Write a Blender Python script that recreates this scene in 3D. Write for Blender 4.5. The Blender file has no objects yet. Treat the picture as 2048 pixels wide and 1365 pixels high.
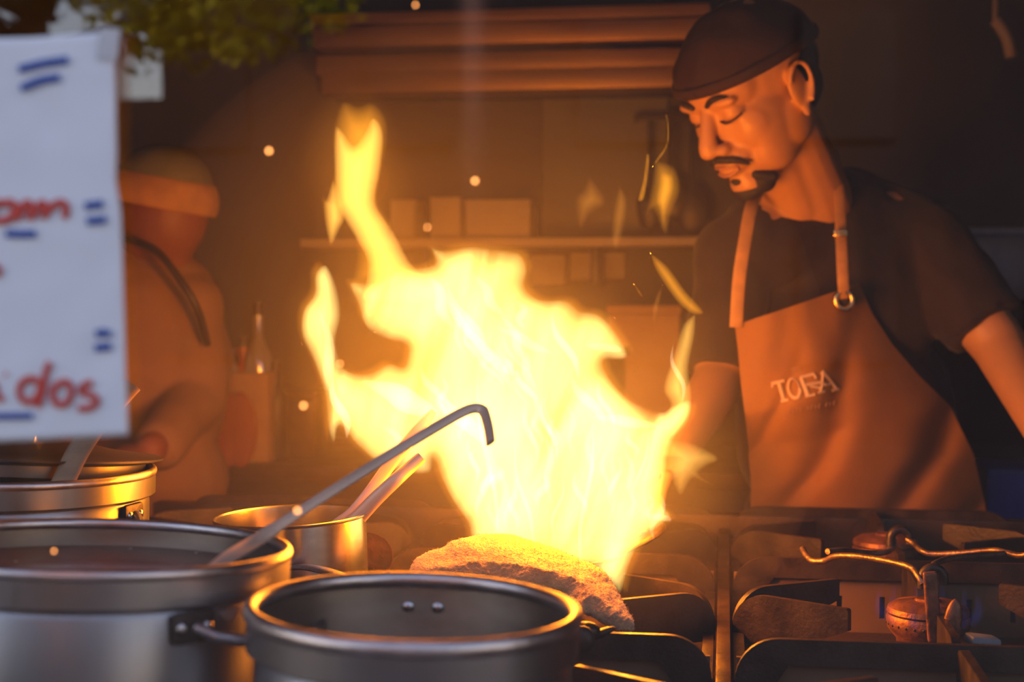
import bpy, bmesh, math, random
import numpy as np
from mathutils import Vector, Matrix, Euler, noise

PI = math.pi
scene = bpy.context.scene
COL = scene.collection

# ------------------------------------------------------------------ camera
FPX = 2900.0
YAW = math.radians(8.36)
PITCH = math.radians(2.01)
CAM = Vector((0.0, 0.0, 1.30))
cam_data = bpy.data.cameras.new('camera')
cam = bpy.data.objects.new('camera', cam_data)
COL.objects.link(cam)
cam.location = CAM
cam.rotation_euler = Euler((PI / 2 - PITCH, 0, YAW), 'XYZ')
cam_data.sensor_width = 36.0
cam_data.lens = FPX / 2048 * 36.0
cam_data.clip_start = 0.02
cam_data.clip_end = 200
cam_data.dof.use_dof = True
cam_data.dof.focus_distance = 1.48
cam_data.dof.aperture_fstop = 4.6
scene.camera = cam
RM = cam.rotation_euler.to_matrix()
CR, CU, CF = RM @ Vector((1, 0, 0)), RM @ Vector((0, 1, 0)), RM @ Vector((0, 0, -1))

scene.view_settings.view_transform = 'Standard'
scene.view_settings.look = 'None'
scene.view_settings.gamma = 1
scene.view_settings.exposure = 0.0
scene.view_settings.use_curve_mapping = False
scene.cycles.use_denoising = True
scene.cycles.use_adaptive_sampling = True
scene.cycles.adaptive_threshold = 0.05
scene.cycles.max_bounces = 5
scene.cycles.diffuse_bounces = 2
scene.cycles.glossy_bounces = 3
scene.cycles.transmission_bounces = 6
scene.cycles.transparent_max_bounces = 16
scene.cycles.volume_bounces = 0
scene.cycles.volume_max_steps = 256
scene.cycles.caustics_reflective = False
scene.cycles.caustics_refractive = False
scene.cycles.sample_clamp_indirect = 4.0

# ------------------------------------------------------------------ world and sun
world = bpy.data.worlds.new('world'); scene.world = world
world.use_nodes = True
wn = world.node_tree.nodes; wl = world.node_tree.links
wn.clear()
wo = wn.new('ShaderNodeOutputWorld'); wb = wn.new('ShaderNodeBackground')
sky = wn.new('ShaderNodeTexSky')
sky.sky_type = 'NISHITA'; sky.sun_disc = False
sky.sun_elevation = math.radians(28); sky.sun_rotation = math.radians(35)
sky.air_density = 1.3; sky.dust_density = 0.6; sky.ozone_density = 2.0
tint = wn.new('ShaderNodeMix'); tint.data_type = 'RGBA'; tint.blend_type = 'MULTIPLY'; tint.inputs[0].default_value = 1.0
tint.inputs[7].default_value = (1.0, 0.78, 0.78, 1)
wl.new(sky.outputs[0], tint.inputs[6]); wl.new(tint.outputs[2], wb.inputs[0]); wl.new(wb.outputs[0], wo.inputs[0])
wb.inputs[1].default_value = 0.47
sun_d = bpy.data.lights.new('sun', 'SUN'); sun = bpy.data.objects.new('sun', sun_d)
COL.objects.link(sun); sun.location = (3, 9, 9)
sun_d.energy = 3.0; sun_d.color = (1.0, 0.80, 0.58); sun_d.angle = math.radians(0.6)
sun.rotation_euler = Vector((-0.45, -1.0, -0.75)).to_track_quat('-Z', 'Y').to_euler()


# ------------------------------------------------------------------ placing helpers
def P(px, py, D):
    """the point at depth D (along the view axis) seen at pixel (px, py)"""
    px, py, D = float(px), float(py), float(D)
    return CAM + D * (CF + CR * ((px - 1024) / FPX) + CU * ((682.5 - py) / FPX))


def ray(px, py):
    return CF + CR * ((px - 1024) / FPX) + CU * ((682.5 - py) / FPX)


def PZ(px, py, z):
    d = ray(px, py); return CAM + d * ((z - CAM.z) / d.z)


def PY(px, py, Y):
    d = ray(px, py); return CAM + d * ((Y - CAM.y) / d.y)


def C2W(v):
    """direction given as (right, away, up) of the view -> world, level"""
    r = Vector((CR.x, CR.y, 0)).normalized(); f = Vector((CF.x, CF.y, 0)).normalized()
    return r * v[0] + f * v[1] + Vector((0, 0, v[2]))


# ------------------------------------------------------------------ materials
MATS = {}


def nodes_of(name):
    m = bpy.data.materials.new(name); m.use_nodes = True
    nt = m.node_tree; nt.nodes.clear()
    out = nt.nodes.new('ShaderNodeOutputMaterial')
    MATS[name] = m
    return m, nt, out


def pbr(name, col, rough=0.6, metal=0.0, var=0.25, scale=30.0, bump=0.0, bscale=None, stretch=(1, 1, 1),
        rvar=0.15, col2=None, sheen=0.0, spec=0.5, trans=0.0, detail=6.0, sss=0.0, bdist=0.002):
    m, nt, out = nodes_of(name)
    N, L = nt.nodes, nt.links
    b = N.new('ShaderNodeBsdfPrincipled')
    tc = N.new('ShaderNodeTexCoord'); mp = N.new('ShaderNodeMapping')
    mp.inputs['Scale'].default_value = stretch
    L.new(tc.outputs['Object'], mp.inputs[0])
    nz = N.new('ShaderNodeTexNoise'); nz.inputs['Scale'].default_value = scale
    nz.inputs['Detail'].default_value = detail
    L.new(mp.outputs[0], nz.inputs['Vector'])
    rp = N.new('ShaderNodeValToRGB')
    rp.color_ramp.elements[0].position = 0.3; rp.color_ramp.elements[1].position = 0.7
    c2 = col2 if col2 else tuple(c * (1 - var) for c in col)
    rp.color_ramp.elements[0].color = (*c2, 1); rp.color_ramp.elements[1].color = (*col, 1)
    L.new(nz.outputs[0], rp.inputs[0]); L.new(rp.outputs[0], b.inputs['Base Color'])
    mr = N.new('ShaderNodeMapRange')
    mr.inputs[3].default_value = max(0.02, rough - rvar); mr.inputs[4].default_value = min(1, rough + rvar)
    L.new(nz.outputs[0], mr.inputs[0]); L.new(mr.outputs[0], b.inputs['Roughness'])
    b.inputs['Metallic'].default_value = metal
    b.inputs['Specular IOR Level'].default_value = spec
    if sheen: b.inputs['Sheen Weight'].default_value = sheen
    if trans: b.inputs['Transmission Weight'].default_value = trans
    if sss:
        b.inputs['Subsurface Weight'].default_value = sss
        b.inputs['Subsurface Radius'].default_value = (0.01, 0.004, 0.002)
    if bump:
        n2 = N.new('ShaderNodeTexNoise'); n2.inputs['Scale'].default_value = bscale or scale * 3
        n2.inputs['Detail'].default_value = 4
        L.new(mp.outputs[0], n2.inputs['Vector'])
        bp = N.new('ShaderNodeBump'); bp.inputs['Strength'].default_value = bump
        bp.inputs['Distance'].default_value = bdist
        L.new(n2.outputs[0], bp.inputs['Height']); L.new(bp.outputs[0], b.inputs['Normal'])
    L.new(b.outputs[0], out.inputs[0])
    return m


def flame_mat(name, col, strength, noisy=0.0, sx=26.0, sz=7.0, tilt=0.25, step=0.4):
    """burning gas: an emitting volume"""
    m, nt, out = nodes_of(name)
    N, L = nt.nodes, nt.links
    e = N.new('ShaderNodeEmission')
    e.inputs[0].default_value = (*col, 1); e.inputs[1].default_value = strength
    if noisy:
        tc = N.new('ShaderNodeTexCoord'); mp = N.new('ShaderNodeMapping')
        mp.inputs['Rotation'].default_value = (0, tilt, 0)
        m2 = N.new('ShaderNodeMapping'); m2.inputs['Scale'].default_value = (sx, sx * 0.5, sz)
        L.new(tc.outputs['Object'], mp.inputs[0]); L.new(mp.outputs[0], m2.inputs[0])
        nz = N.new('ShaderNodeTexNoise'); nz.inputs['Scale'].default_value = 1.0
        nz.inputs['Detail'].default_value = 3.0; nz.inputs['Distortion'].default_value = 0.9
        L.new(m2.outputs[0], nz.inputs['Vector'])
        mr = N.new('ShaderNodeMapRange')
        mr.inputs[1].default_value = 0.32; mr.inputs[2].default_value = 0.70
        mr.inputs[3].default_value = strength * (1 - noisy); mr.inputs[4].default_value = strength * (1 + noisy)
        L.new(nz.outputs[0], mr.inputs[0]); L.new(mr.outputs[0], e.inputs[1])
        try: m.cycles.volume_step_rate = step
        except Exception: pass
    else:
        try: m.cycles.homogeneous_volume = True
        except Exception: pass
    L.new(e.outputs[0], out.inputs['Volume'])
    return m


def glass_mat(name, gloss=0.12, dirt=0.03):
    m, nt, out = nodes_of(name)
    N, L = nt.nodes, nt.links
    tr = N.new('ShaderNodeBsdfTransparent'); gl = N.new('ShaderNodeBsdfGlossy')
    gl.inputs['Roughness'].default_value = 0.0
    df = N.new('ShaderNodeBsdfTranslucent'); df.inputs[0].default_value = (0.8, 0.8, 0.8, 1)
    d2 = N.new('ShaderNodeBsdfDiffuse'); d2.inputs[0].default_value = (0.8, 0.8, 0.8, 1)
    mx0 = N.new('ShaderNodeMixShader'); mx0.inputs[0].default_value = 0.5
    L.new(df.outputs[0], mx0.inputs[1]); L.new(d2.outputs[0], mx0.inputs[2])
    mx = N.new('ShaderNodeMixShader'); mx.inputs[0].default_value = gloss
    L.new(tr.outputs[0], mx.inputs[1]); L.new(gl.outputs[0], mx.inputs[2])
    # grime: wiped vertical streaks
    tc = N.new('ShaderNodeTexCoord'); mp = N.new('ShaderNodeMapping')
    mp.inputs['Scale'].default_value = (22, 22, 1.6)
    L.new(tc.outputs['Object'], mp.inputs[0])
    nz = N.new('ShaderNodeTexNoise'); nz.inputs['Scale'].default_value = 1; nz.inputs['Detail'].default_value = 5
    L.new(mp.outputs[0], nz.inputs['Vector'])
    mr = N.new('ShaderNodeMapRange'); mr.inputs[1].default_value = 0.35; mr.inputs[2].default_value = 0.8
    mr.inputs[3].default_value = dirt * 0.25; mr.inputs[4].default_value = dirt * 2.2
    L.new(nz.outputs[0], mr.inputs[0])
    # one long rubbed smear down the pane
    sp = N.new('ShaderNodeSeparateXYZ'); L.new(tc.outputs['Object'], sp.inputs[0])
    a1 = N.new('ShaderNodeMath'); a1.operation = 'SUBTRACT'; L.new(sp.outputs[0], a1.inputs[0]); a1.inputs[1].default_value = PY(945, 150, 0.70).x
    a2 = N.new('ShaderNodeMath'); a2.operation = 'MULTIPLY'; L.new(a1.outputs[0], a2.inputs[0]); L.new(a1.outputs[0], a2.inputs[1])
    a3 = N.new('ShaderNodeMath'); a3.operation = 'MULTIPLY'; L.new(a2.outputs[0], a3.inputs[0]); a3.inputs[1].default_value = -1 / 0.0055 ** 2
    a4 = N.new('ShaderNodeMath'); a4.operation = 'EXPONENT'; L.new(a3.outputs[0], a4.inputs[0])
    zr = N.new('ShaderNodeMapRange'); L.new(sp.outputs[2], zr.inputs[0]); zr.inputs[1].default_value = PY(945, 470, 0.70).z; zr.inputs[2].default_value = PY(945, 60, 0.70).z
    zr.inputs[3].default_value = 0.0; zr.inputs[4].default_value = 0.05
    a5 = N.new('ShaderNodeMath'); a5.operation = 'MULTIPLY_ADD'; L.new(a4.outputs[0], a5.inputs[0]); L.new(zr.outputs[0], a5.inputs[1]); L.new(mr.outputs[0], a5.inputs[2])
    my = N.new('ShaderNodeMixShader')
    L.new(a5.outputs[0], my.inputs[0]); L.new(mx.outputs[0], my.inputs[1]); L.new(mx0.outputs[0], my.inputs[2])
    L.new(my.outputs[0], out.inputs[0])
    return m


M_alu = pbr('brushed_aluminium', (0.34, 0.33, 0.335), 0.34, 1.0, 0.35, 9, 0.25, 60, (1, 1, 0.25), 0.06, bdist=0.0006)
M_steel = pbr('stainless_steel', (0.66, 0.64, 0.62), 0.20, 1.0, 0.15, 10, 0.1, 60, (1, 1, 4), 0.06, bdist=0.0004)
M_inner = pbr('firelit_pot_inside', (0.26, 0.185, 0.125), 0.42, 0.9, 0.5, 14, 0.2, 50, (1, 1, 2), 0.12)  # warm brown of reflected fire is put into this colour
M_rim = pbr('worn_pot_rim', (0.70, 0.62, 0.58), 0.36, 1.0, 0.2, 40, 0.2, 120)
M_iron = pbr('oily_cast_iron', (0.045, 0.028, 0.018), 0.42, 0.35, 0.6, 35, 0.5, 220, rvar=0.2, bdist=0.0012)
M_deck = pbr('burnt_steel_deck', (0.09, 0.055, 0.03), 0.40, 0.7, 0.6, 16, 0.4, 120, rvar=0.2)
M_range = pbr('range_steel', (0.42, 0.36, 0.31), 0.34, 0.9, 0.35, 12, 0.2, 60)
M_slot = pbr('grease_browned_panel', (0.20, 0.12, 0.06), 0.45, 0.3, 0.3, 12)
M_burner = pbr('rusty_burner', (0.30, 0.12, 0.06), 0.5, 0.6, 0.6, 50, 0.6, 160, col2=(0.09, 0.04, 0.02))
M_sauce = pbr('red_sauce', (0.16, 0.035, 0.012), 0.12, 0.0, 0.6, 22, 0.15, 30, rvar=0.08, col2=(0.07, 0.018, 0.008))
M_broth = pbr('dark_broth', (0.05, 0.028, 0.012), 0.14, 0.0, 0.5, 14, 0.2, 30, rvar=0.08)
M_scum = pbr('oil_speck', (0.75, 0.6, 0.45), 0.2)
M_towel = pbr('terry_cloth', (0.60, 0.34, 0.15), 0.95, 0, 0.35, 60, 1.0, 420, sheen=0.5, bdist=0.003)
M_wood = pbr('worn_wood', (0.42, 0.24, 0.12), 0.5, 0, 0.4, 8, 0.2, 60, (1, 1, 8))
M_ladle = pbr('dull_ladle_steel', (0.85, 0.62, 0.46), 0.5, 0.4, 0.15, 20, 0.1, 60)
M_wire = pbr('scorched_wire', (0.28, 0.19, 0.13), 0.42, 0.8, 0.6, 60, 0.5, 200, col2=(0.12, 0.07, 0.04))
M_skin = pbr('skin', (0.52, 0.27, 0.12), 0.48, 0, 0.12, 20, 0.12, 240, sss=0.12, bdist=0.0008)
M_skin2 = pbr('dark_red_skin', (0.30, 0.11, 0.06), 0.5, 0, 0.12, 20)  # darker, redder skin of the second worker
M_lip = pbr('lips', (0.44, 0.20, 0.13), 0.5)
M_hair = pbr('black_hair', (0.02, 0.013, 0.010), 0.6, 0, 0.4, 180, 1.0, 400, (1, 1, 0.3))
M_tee = pbr('black_cotton', (0.022, 0.013, 0.013), 0.85, 0, 0.3, 40, 0.4, 400, sheen=0.1)
M_cap = pbr('dark_cap_cloth', (0.028, 0.010, 0.010), 0.85, 0, 0.3, 40, 0.4, 400)
M_apron = pbr('rust_canvas', (0.35, 0.155, 0.03), 0.75, 0, 0.18, 14, 0.35, 700, sheen=0.1, bdist=0.0008)
M_strap = pbr('tan_strap', (0.50, 0.27, 0.11), 0.6, 0, 0.3, 50, 0.3, 400)
M_print = pbr('cream_print', (0.78, 0.55, 0.36), 0.7)
M_brass = pbr('brass', (0.85, 0.62, 0.30), 0.25, 1.0, 0.1)
M_jeans = pbr('dark_trousers', (0.03, 0.03, 0.04), 0.85)
M_tan = pbr('tan_sweatshirt', (0.36, 0.20, 0.10), 0.85, 0, 0.25, 10, 0.3, 300)
M_red = pbr('rust_red_cloth', (0.33, 0.08, 0.04), 0.85, 0, 0.3, 10)
M_olive = pbr('olive_cap', (0.20, 0.20, 0.10), 0.8, 0, 0.25, 20)
M_capband = pbr('tan_cap_band', (0.62, 0.34, 0.13), 0.8)
M_paper = pbr('paper', (0.80, 0.80, 0.82), 0.8, 0, 0.04, 4, 0.5, 9, bdist=0.004)
M_red_ink = pbr('red_marker', (0.62, 0.055, 0.03), 0.6, 0, 0.15, 90)
M_blue_ink = pbr('blue_marker', (0.025, 0.085, 0.36), 0.6, 0, 0.15, 90)
M_tape = pbr('clear_tape', (0.62, 0.60, 0.60), 0.4)
M_glass = glass_mat('window_glass', 0.06, 0.0022)
M_wall = pbr('dark_truck_wall', (0.10, 0.10, 0.11), 0.6, 0.0, 0.3, 4, 0.1, 30)
M_ceil = pbr('truck_ceiling', (0.10, 0.09, 0.09), 0.7, 0, 0.2, 4)
M_floor = pbr('floor_tread', (0.10, 0.08, 0.07), 0.6, 0.2, 0.3, 10, 0.3, 40)
M_hood = pbr('hood_copper_steel', (0.36, 0.23, 0.14), 0.42, 0.7, 0.3, 3, 0.2, 40, (1, 8, 8))
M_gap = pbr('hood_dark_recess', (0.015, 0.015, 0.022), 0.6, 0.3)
M_panel = pbr('grey_wall_panel', (0.20, 0.21, 0.22), 0.5, 0.0, 0.15, 5)
M_pale = pbr('pale_board', (0.55, 0.50, 0.50), 0.6, 0, 0.2, 6)
M_poster = pbr('grey_paper', (0.48, 0.44, 0.46), 0.7, 0, 0.2, 20)
M_black = pbr('black_plastic', (0.02, 0.018, 0.02), 0.4)
M_blue = pbr('blue_plastic', (0.02, 0.05, 0.45), 0.45)
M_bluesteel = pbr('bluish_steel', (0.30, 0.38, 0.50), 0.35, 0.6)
M_greensteel = pbr('dull_green_tub', (0.10, 0.20, 0.18), 0.5)
M_box = pbr('cardboard', (0.46, 0.28, 0.17), 0.8, 0, 0.15, 20)
M_yellow = pbr('yellow_label', (0.85, 0.55, 0.05), 0.5)
M_bottle = pbr('bottle_glass', (0.75, 0.75, 0.78), 0.06, 0.3, 0.05, trans=0.5)
M_redglass = pbr('red_bottle', (0.45, 0.08, 0.05), 0.15)
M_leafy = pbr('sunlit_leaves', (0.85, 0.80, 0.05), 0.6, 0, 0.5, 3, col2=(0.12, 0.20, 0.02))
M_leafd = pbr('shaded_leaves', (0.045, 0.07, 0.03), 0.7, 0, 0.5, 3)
M_bark = pbr('bark', (0.10, 0.07, 0.05), 0.9, 0, 0.4, 20, 0.6, 60)
M_fac = pbr('facade_plaster', (0.035, 0.032, 0.042), 0.8, 0, 0.2, 1.2)
M_facd = pbr('facade_dark_window', (0.02, 0.02, 0.03), 0.6)
M_asph = pbr('pavement', (0.07, 0.06, 0.055), 0.9, 0, 0.2, 5)
M_ext = pbr('truck_outer_wall', (0.30, 0.28, 0.27), 0.5, 0.2)


# ------------------------------------------------------------------ mesh helpers
def finish(name, bm, mat, parent=None, smooth=True, loc=None, sharp=38, recalc=True):
    if recalc: bmesh.ops.recalc_face_normals(bm, faces=bm.faces)
    me = bpy.data.meshes.new(name)
    if smooth:
        for f in bm.faces: f.smooth = True
        a = math.radians(sharp)
        for e in bm.edges:
            if len(e.link_faces) == 2 and e.calc_face_angle(0) > a: e.smooth = False
    bm.to_mesh(me); bm.free()
    if mat: me.materials.append(mat)
    o = bpy.data.objects.new(name, me)
    COL.objects.link(o)
    if parent is not None:
        o.parent = parent
        # parts are modelled in world space; move them into the space of the thing
        loc_p = world_loc(parent)
        if isinstance(loc_p, Vector): me.transform(Matrix.Translation(-loc_p))
    return o


def world_loc(o):
    v = Vector((0, 0, 0))
    while o is not None:
        v = v + o.location; o = o.parent
    return v


def thing(name, label, cat, loc=(0, 0, 0), group=None):
    o = bpy.data.objects.new(name, None); COL.objects.link(o)
    o.location = loc; o.empty_display_size = 0.05
    o['label'] = label; o['category'] = cat
    if group: o['group'] = group
    return o


def tag(o, label, cat, group=None, kind=None):
    o['label'] = label; o['category'] = cat
    if group: o['group'] = group
    if kind: o['kind'] = kind
    return o


def struct(o): o['kind'] = 'structure'; return o


def recentre(o, p):
    """put the origin of a one-mesh thing at p"""
    p = Vector(p); o.data.transform(Matrix.Translation(-(p - o.location))); o.location = p; return o


def box(bm, c, s, rot=None, bev=0.0):
    r = bmesh.ops.create_cube(bm, size=1.0)
    vs = r['verts']
    M = Matrix.Translation(Vector(c)) @ (rot.to_4x4() if rot else Matrix.Identity(4)) @ Matrix.Diagonal((*s, 1))
    bmesh.ops.transform(bm, matrix=M, verts=vs)
    if bev:
        es = list({e for v in vs for e in v.link_edges})
        bmesh.ops.bevel(bm, geom=es, offset=bev, segments=2, affect='EDGES', profile=0.6)
    return vs


def ell(bm, c, r, M3=None, seg=20, rings=14):
    q = bmesh.ops.create_uvsphere(bm, u_segments=seg, v_segments=rings, radius=1.0)
    M = Matrix.Translation(Vector(c)) @ (M3.to_4x4() if M3 else Matrix.Identity(4)) @ Matrix.Diagonal((*r, 1))
    bmesh.ops.transform(bm, matrix=M, verts=q['verts'])
    return q['verts']


def frame_from(d, up=Vector((0, 0, 1))):
    d = d.normalized()
    if abs(d.dot(up)) > 0.98: up = Vector((0, 1, 0))
    x = d.cross(up).normalized(); y = d.cross(x).normalized()
    return x, y


def tube(bm, pts, rad, seg=10, closed=False, cap=True, sx=1.0, sy=1.0, up=Vector((0, 0, 1))):
    """a swept elliptical tube through pts; rad may be a list"""
    pts = [Vector(p) for p in pts]; n = len(pts)
    rs = rad if isinstance(rad, (list, tuple)) else [rad] * n
    rings = []; px = None
    for i, p in enumerate(pts):
        a = pts[i - 1] if (i > 0 or closed) else pts[i]
        b = pts[(i + 1) % n] if (i < n - 1 or closed) else pts[i]
        d = (b - a)
        if d.length < 1e-9: d = Vector((0, 0, 1))
        d.normalize()
        if px is None: x, y = frame_from(d, up)
        else:
            x = px - d * px.dot(d); x.normalize(); y = d.cross(x)
        px = x
        rings.append([bm.verts.new(p + (x * math.cos(2 * PI * k / seg) * sx + y * math.sin(2 * PI * k / seg) * sy) * rs[i])
                      for k in range(seg)])
    m = n if closed else n - 1
    for i in range(m):
        A, B = rings[i], rings[(i + 1) % n]
        for k in range(seg):
            bm.faces.new((A[k], A[(k + 1) % seg], B[(k + 1) % seg], B[k]))
    if cap and not closed:
        bm.faces.new(rings[0][::-1]); bm.faces.new(rings[-1])
    return rings


def spline(pts, n=8):
    pts = [Vector(p) for p in pts]
    out = []
    for i in range(len(pts) - 1):
        p0 = pts[max(i - 1, 0)]; p1 = pts[i]; p2 = pts[i + 1]; p3 = pts[min(i + 2, len(pts) - 1)]
        for k in range(n):
            t = k / n
            out.append(0.5 * ((2 * p1) + (p2 - p0) * t + (2 * p0 - 5 * p1 + 4 * p2 - p3) * t * t + (3 * p1 - p0 - 3 * p2 + p3) * t ** 3))
    out.append(pts[-1])
    return out


def lathe(bm, prof, M=None, seg=96, closed_prof=False):
    """prof: list of (r, z)"""
    M = M or Matrix.Identity(4)
    rings = []
    for r, z in prof:
        if r < 1e-6: rings.append([bm.verts.new(M @ Vector((0, 0, z)))])
        else: rings.append([bm.verts.new(M @ Vector((r * math.cos(2 * PI * k / seg), r * math.sin(2 * PI * k / seg), z))) for k in range(seg)])
    m = len(rings) if closed_prof else len(rings) - 1
    for i in range(m):
        A, B = rings[i], rings[(i + 1) % len(rings)]
        for k in range(seg):
            k2 = (k + 1) % seg
            if len(A) == 1 and len(B) == 1: continue
            if len(A) == 1: bm.faces.new((A[0], B[k2], B[k]))
            elif len(B) == 1: bm.faces.new((A[k], A[k2], B[0]))
            else: bm.faces.new((A[k], A[k2], B[k2], B[k]))


def capsule(bm, a, b, ra, rb, seg=18, flat=1.0, up=Vector((0, 0, 1))):
    a, b = Vector(a), Vector(b); d = b - a; L = d.length
    if L < 1e-6: return
    dn = d / L
    pts, rs = [], []
    for k in range(1, 6):
        t = -math.cos(k * PI / 2 / 6) ; pts.append(a + dn * ra * t); rs.append(ra * math.sin(k * PI / 2 / 6))
    pts.append(a); rs.append(ra); pts.append(b); rs.append(rb)
    for k in range(5, 0, -1):
        t = math.cos(k * PI / 2 / 6); pts.append(b + dn * rb * t); rs.append(rb * math.sin(k * PI / 2 / 6))
    tube(bm, pts, rs, seg, sx=1.0, sy=flat, up=up)


def remeshed(name, bm, mat, parent, voxel=0.004, smooth=6, factor=0.5):
    """fuse all overlapping shapes into one continuous surface"""
    o = finish('tmp_' + name, bm, None, None)
    r = o.modifiers.new('r', 'REMESH'); r.mode = 'VOXEL'; r.voxel_size = voxel; r.use_smooth_shade = True
    if smooth:
        s = o.modifiers.new('s', 'SMOOTH'); s.iterations = smooth; s.factor = factor
    dg = bpy.context.evaluated_depsgraph_get()
    me = bpy.data.meshes.new_from_object(o.evaluated_get(dg))
    old = o.data
    bpy.data.objects.remove(o, do_unlink=True); bpy.data.meshes.remove(old)
    me.name = name; me.materials.clear(); me.materials.append(mat)
    for p in me.polygons: p.use_smooth = True
    n = bpy.data.objects.new(name, me); COL.objects.link(n)
    if parent is not None:
        n.parent = parent; me.transform(Matrix.Translation(-world_loc(parent)))
    return n


def copy_tree(o, parent=None):
    c = o.copy(); COL.objects.link(c); c.parent = parent
    for ch in [x for x in scene.objects if x.parent == o]: copy_tree(ch, c)
    return c


def inflate(poly, Dfun, H, step=7.0, p=0.7, sub=4, curved=True, d0=None):
    """closed lens-like body whose outline is poly (pixels), thickness growing inward"""
    pts = spline([Vector((x, y, 0)) for x, y in poly] + [Vector((*poly[0], 0))], sub) if curved else [Vector((x, y, 0)) for x, y in poly]
    B = np.array([[v.x, v.y] for v in pts])
    if np.allclose(B[0], B[-1]): B = B[:-1]
    A1 = B; A2 = np.roll(B, -1, axis=0)
    x0, y0 = B.min(0) - step; x1, y1 = B.max(0) + step
    xs = np.arange(x0, x1 + step, step); ys = np.arange(y0, y1 + step, step)
    gx, gy = np.meshgrid(xs, ys); Q = np.stack([gx.ravel(), gy.ravel()], 1)
    inside = np.zeros(len(Q), bool); best = np.full(len(Q), 1e18); near = Q.copy()
    for (ax, ay), (bx, by) in zip(A1, A2):
        cond = (ay > Q[:, 1]) != (by > Q[:, 1])
        if by != ay:
            xi = (bx - ax) * (Q[:, 1] - ay) / (by - ay) + ax
            inside ^= cond & (Q[:, 0] < xi)
        dx, dy = bx - ax, by - ay; l2 = dx * dx + dy * dy + 1e-12
        t = np.clip(((Q[:, 0] - ax) * dx + (Q[:, 1] - ay) * dy) / l2, 0, 1)
        cx, cy = ax + t * dx, ay + t * dy
        d2 = (Q[:, 0] - cx) ** 2 + (Q[:, 1] - cy) ** 2
        m = d2 < best
        best[m] = d2[m]; near[m, 0] = cx[m]; near[m, 1] = cy[m]
    dist = np.sqrt(best); dm = dist[inside].max() if inside.any() else 1
    W = len(xs)
    bm = bmesh.new(); F, Bk = {}, {}

    def vert(i):
        if i in F: return
        if inside[i]:
            x, y = Q[i]
            h = H * (dist[i] / dm) ** p if d0 is None else H * (1 - math.exp(-(dist[i] / d0) ** p))
            D = Dfun(x, y)
            F[i] = bm.verts.new(P(x, y, D - h)); Bk[i] = bm.verts.new(P(x, y, D + h))
        else:
            x, y = near[i]; v = bm.verts.new(P(x, y, Dfun(x, y))); F[i] = v; Bk[i] = v
    for r in range(len(ys) - 1):
        for c in range(W - 1):
            q = [r * W + c, r * W + c + 1, (r + 1) * W + c + 1, (r + 1) * W + c]
            if not any(inside[k] for k in q): continue
            for k in q: vert(k)
            for D_, rev in ((F, True), (Bk, False)):
                vs = [D_[k] for k in q]
                if rev: vs = vs[::-1]
                try: bm.faces.new(vs)
                except ValueError: pass
    return bm


# ------------------------------------------------------------------ the truck shell
GLY = 0.70                 # the window pane stands at this Y
ZG = CAM.z - 0.317         # top of the grates
bm = bmesh.new(); box(bm, (0, 1.95, -0.05), (5.2, 2.7, 0.1)); struct(finish('floor', bm, M_floor))
bm = bmesh.new(); box(bm, (0, 1.95, 2.45), (5.2, 2.7, 0.1)); struct(finish('ceiling', bm, M_ceil))
bm = bmesh.new(); box(bm, (0, 3.35, 1.2), (5.2, 0.1, 2.6)); struct(finish('wall_back', bm, M_wall))
bm = bmesh.new(); box(bm, (-2.65, 1.95, 1.2), (0.1, 2.9, 2.6)); struct(finish('wall_left', bm, M_wall))
bm = bmesh.new(); box(bm, (2.65, 1.95, 1.2), (0.1, 2.9, 2.6)); struct(finish('wall_right', bm, M_wall))
bm = bmesh.new()
box(bm, (0, GLY, 0.42), (5.2, 0.06, 0.94)); box(bm, (0, GLY, 2.20), (5.2, 0.06, 0.5))
box(bm, (-2.1, GLY, 1.42), (1.0, 0.06, 1.06)); box(bm, (2.1, GLY, 1.42), (1.0, 0.06, 1.06))
struct(finish('wall_front', bm, M_ext))
bm = bmesh.new(); box(bm, (0, GLY, 1.42), (3.2, 0.006, 1.06)); struct(finish('window_1', bm, M_glass, smooth=False))

# ------------------------------------------------------------------ gas range with its grates and burners
CW, CH = 0.405, 0.405      # cell size
COLX = [-0.625, -0.21, 0.21, 0.625]
ROWY = [1.135, 1.5425, 1.95]
ZD = 0.895
t = thing('gas_range', 'wide greasy gas range with rusty burners along the window side of the kitchen', 'stove', (0, 1.5, 0))
bm = bmesh.new(); box(bm, (0, 1.50, 0.50), (1.76, 1.32, 0.72), bev=0.006)
for x in (-0.82, 0.82):
    for y in (0.90, 2.10): box(bm, (x, y, 0.07), (0.05, 0.05, 0.14))
finish('range_body', bm, M_range, t)
bm = bmesh.new(); box(bm, (0, 1.50, ZD - 0.0175), (1.72, 1.28, 0.035), bev=0.002); finish('drip_tray', bm, M_deck, t)
for x in (-0.85, -0.4175, 0.0, 0.4175, 0.85):
    bm = bmesh.new(); box(bm, (x, 1.50, ZD + 0.029), (0.014, 1.27, 0.056), bev=0.002); finish('divider', bm, M_deck, t)


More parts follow.
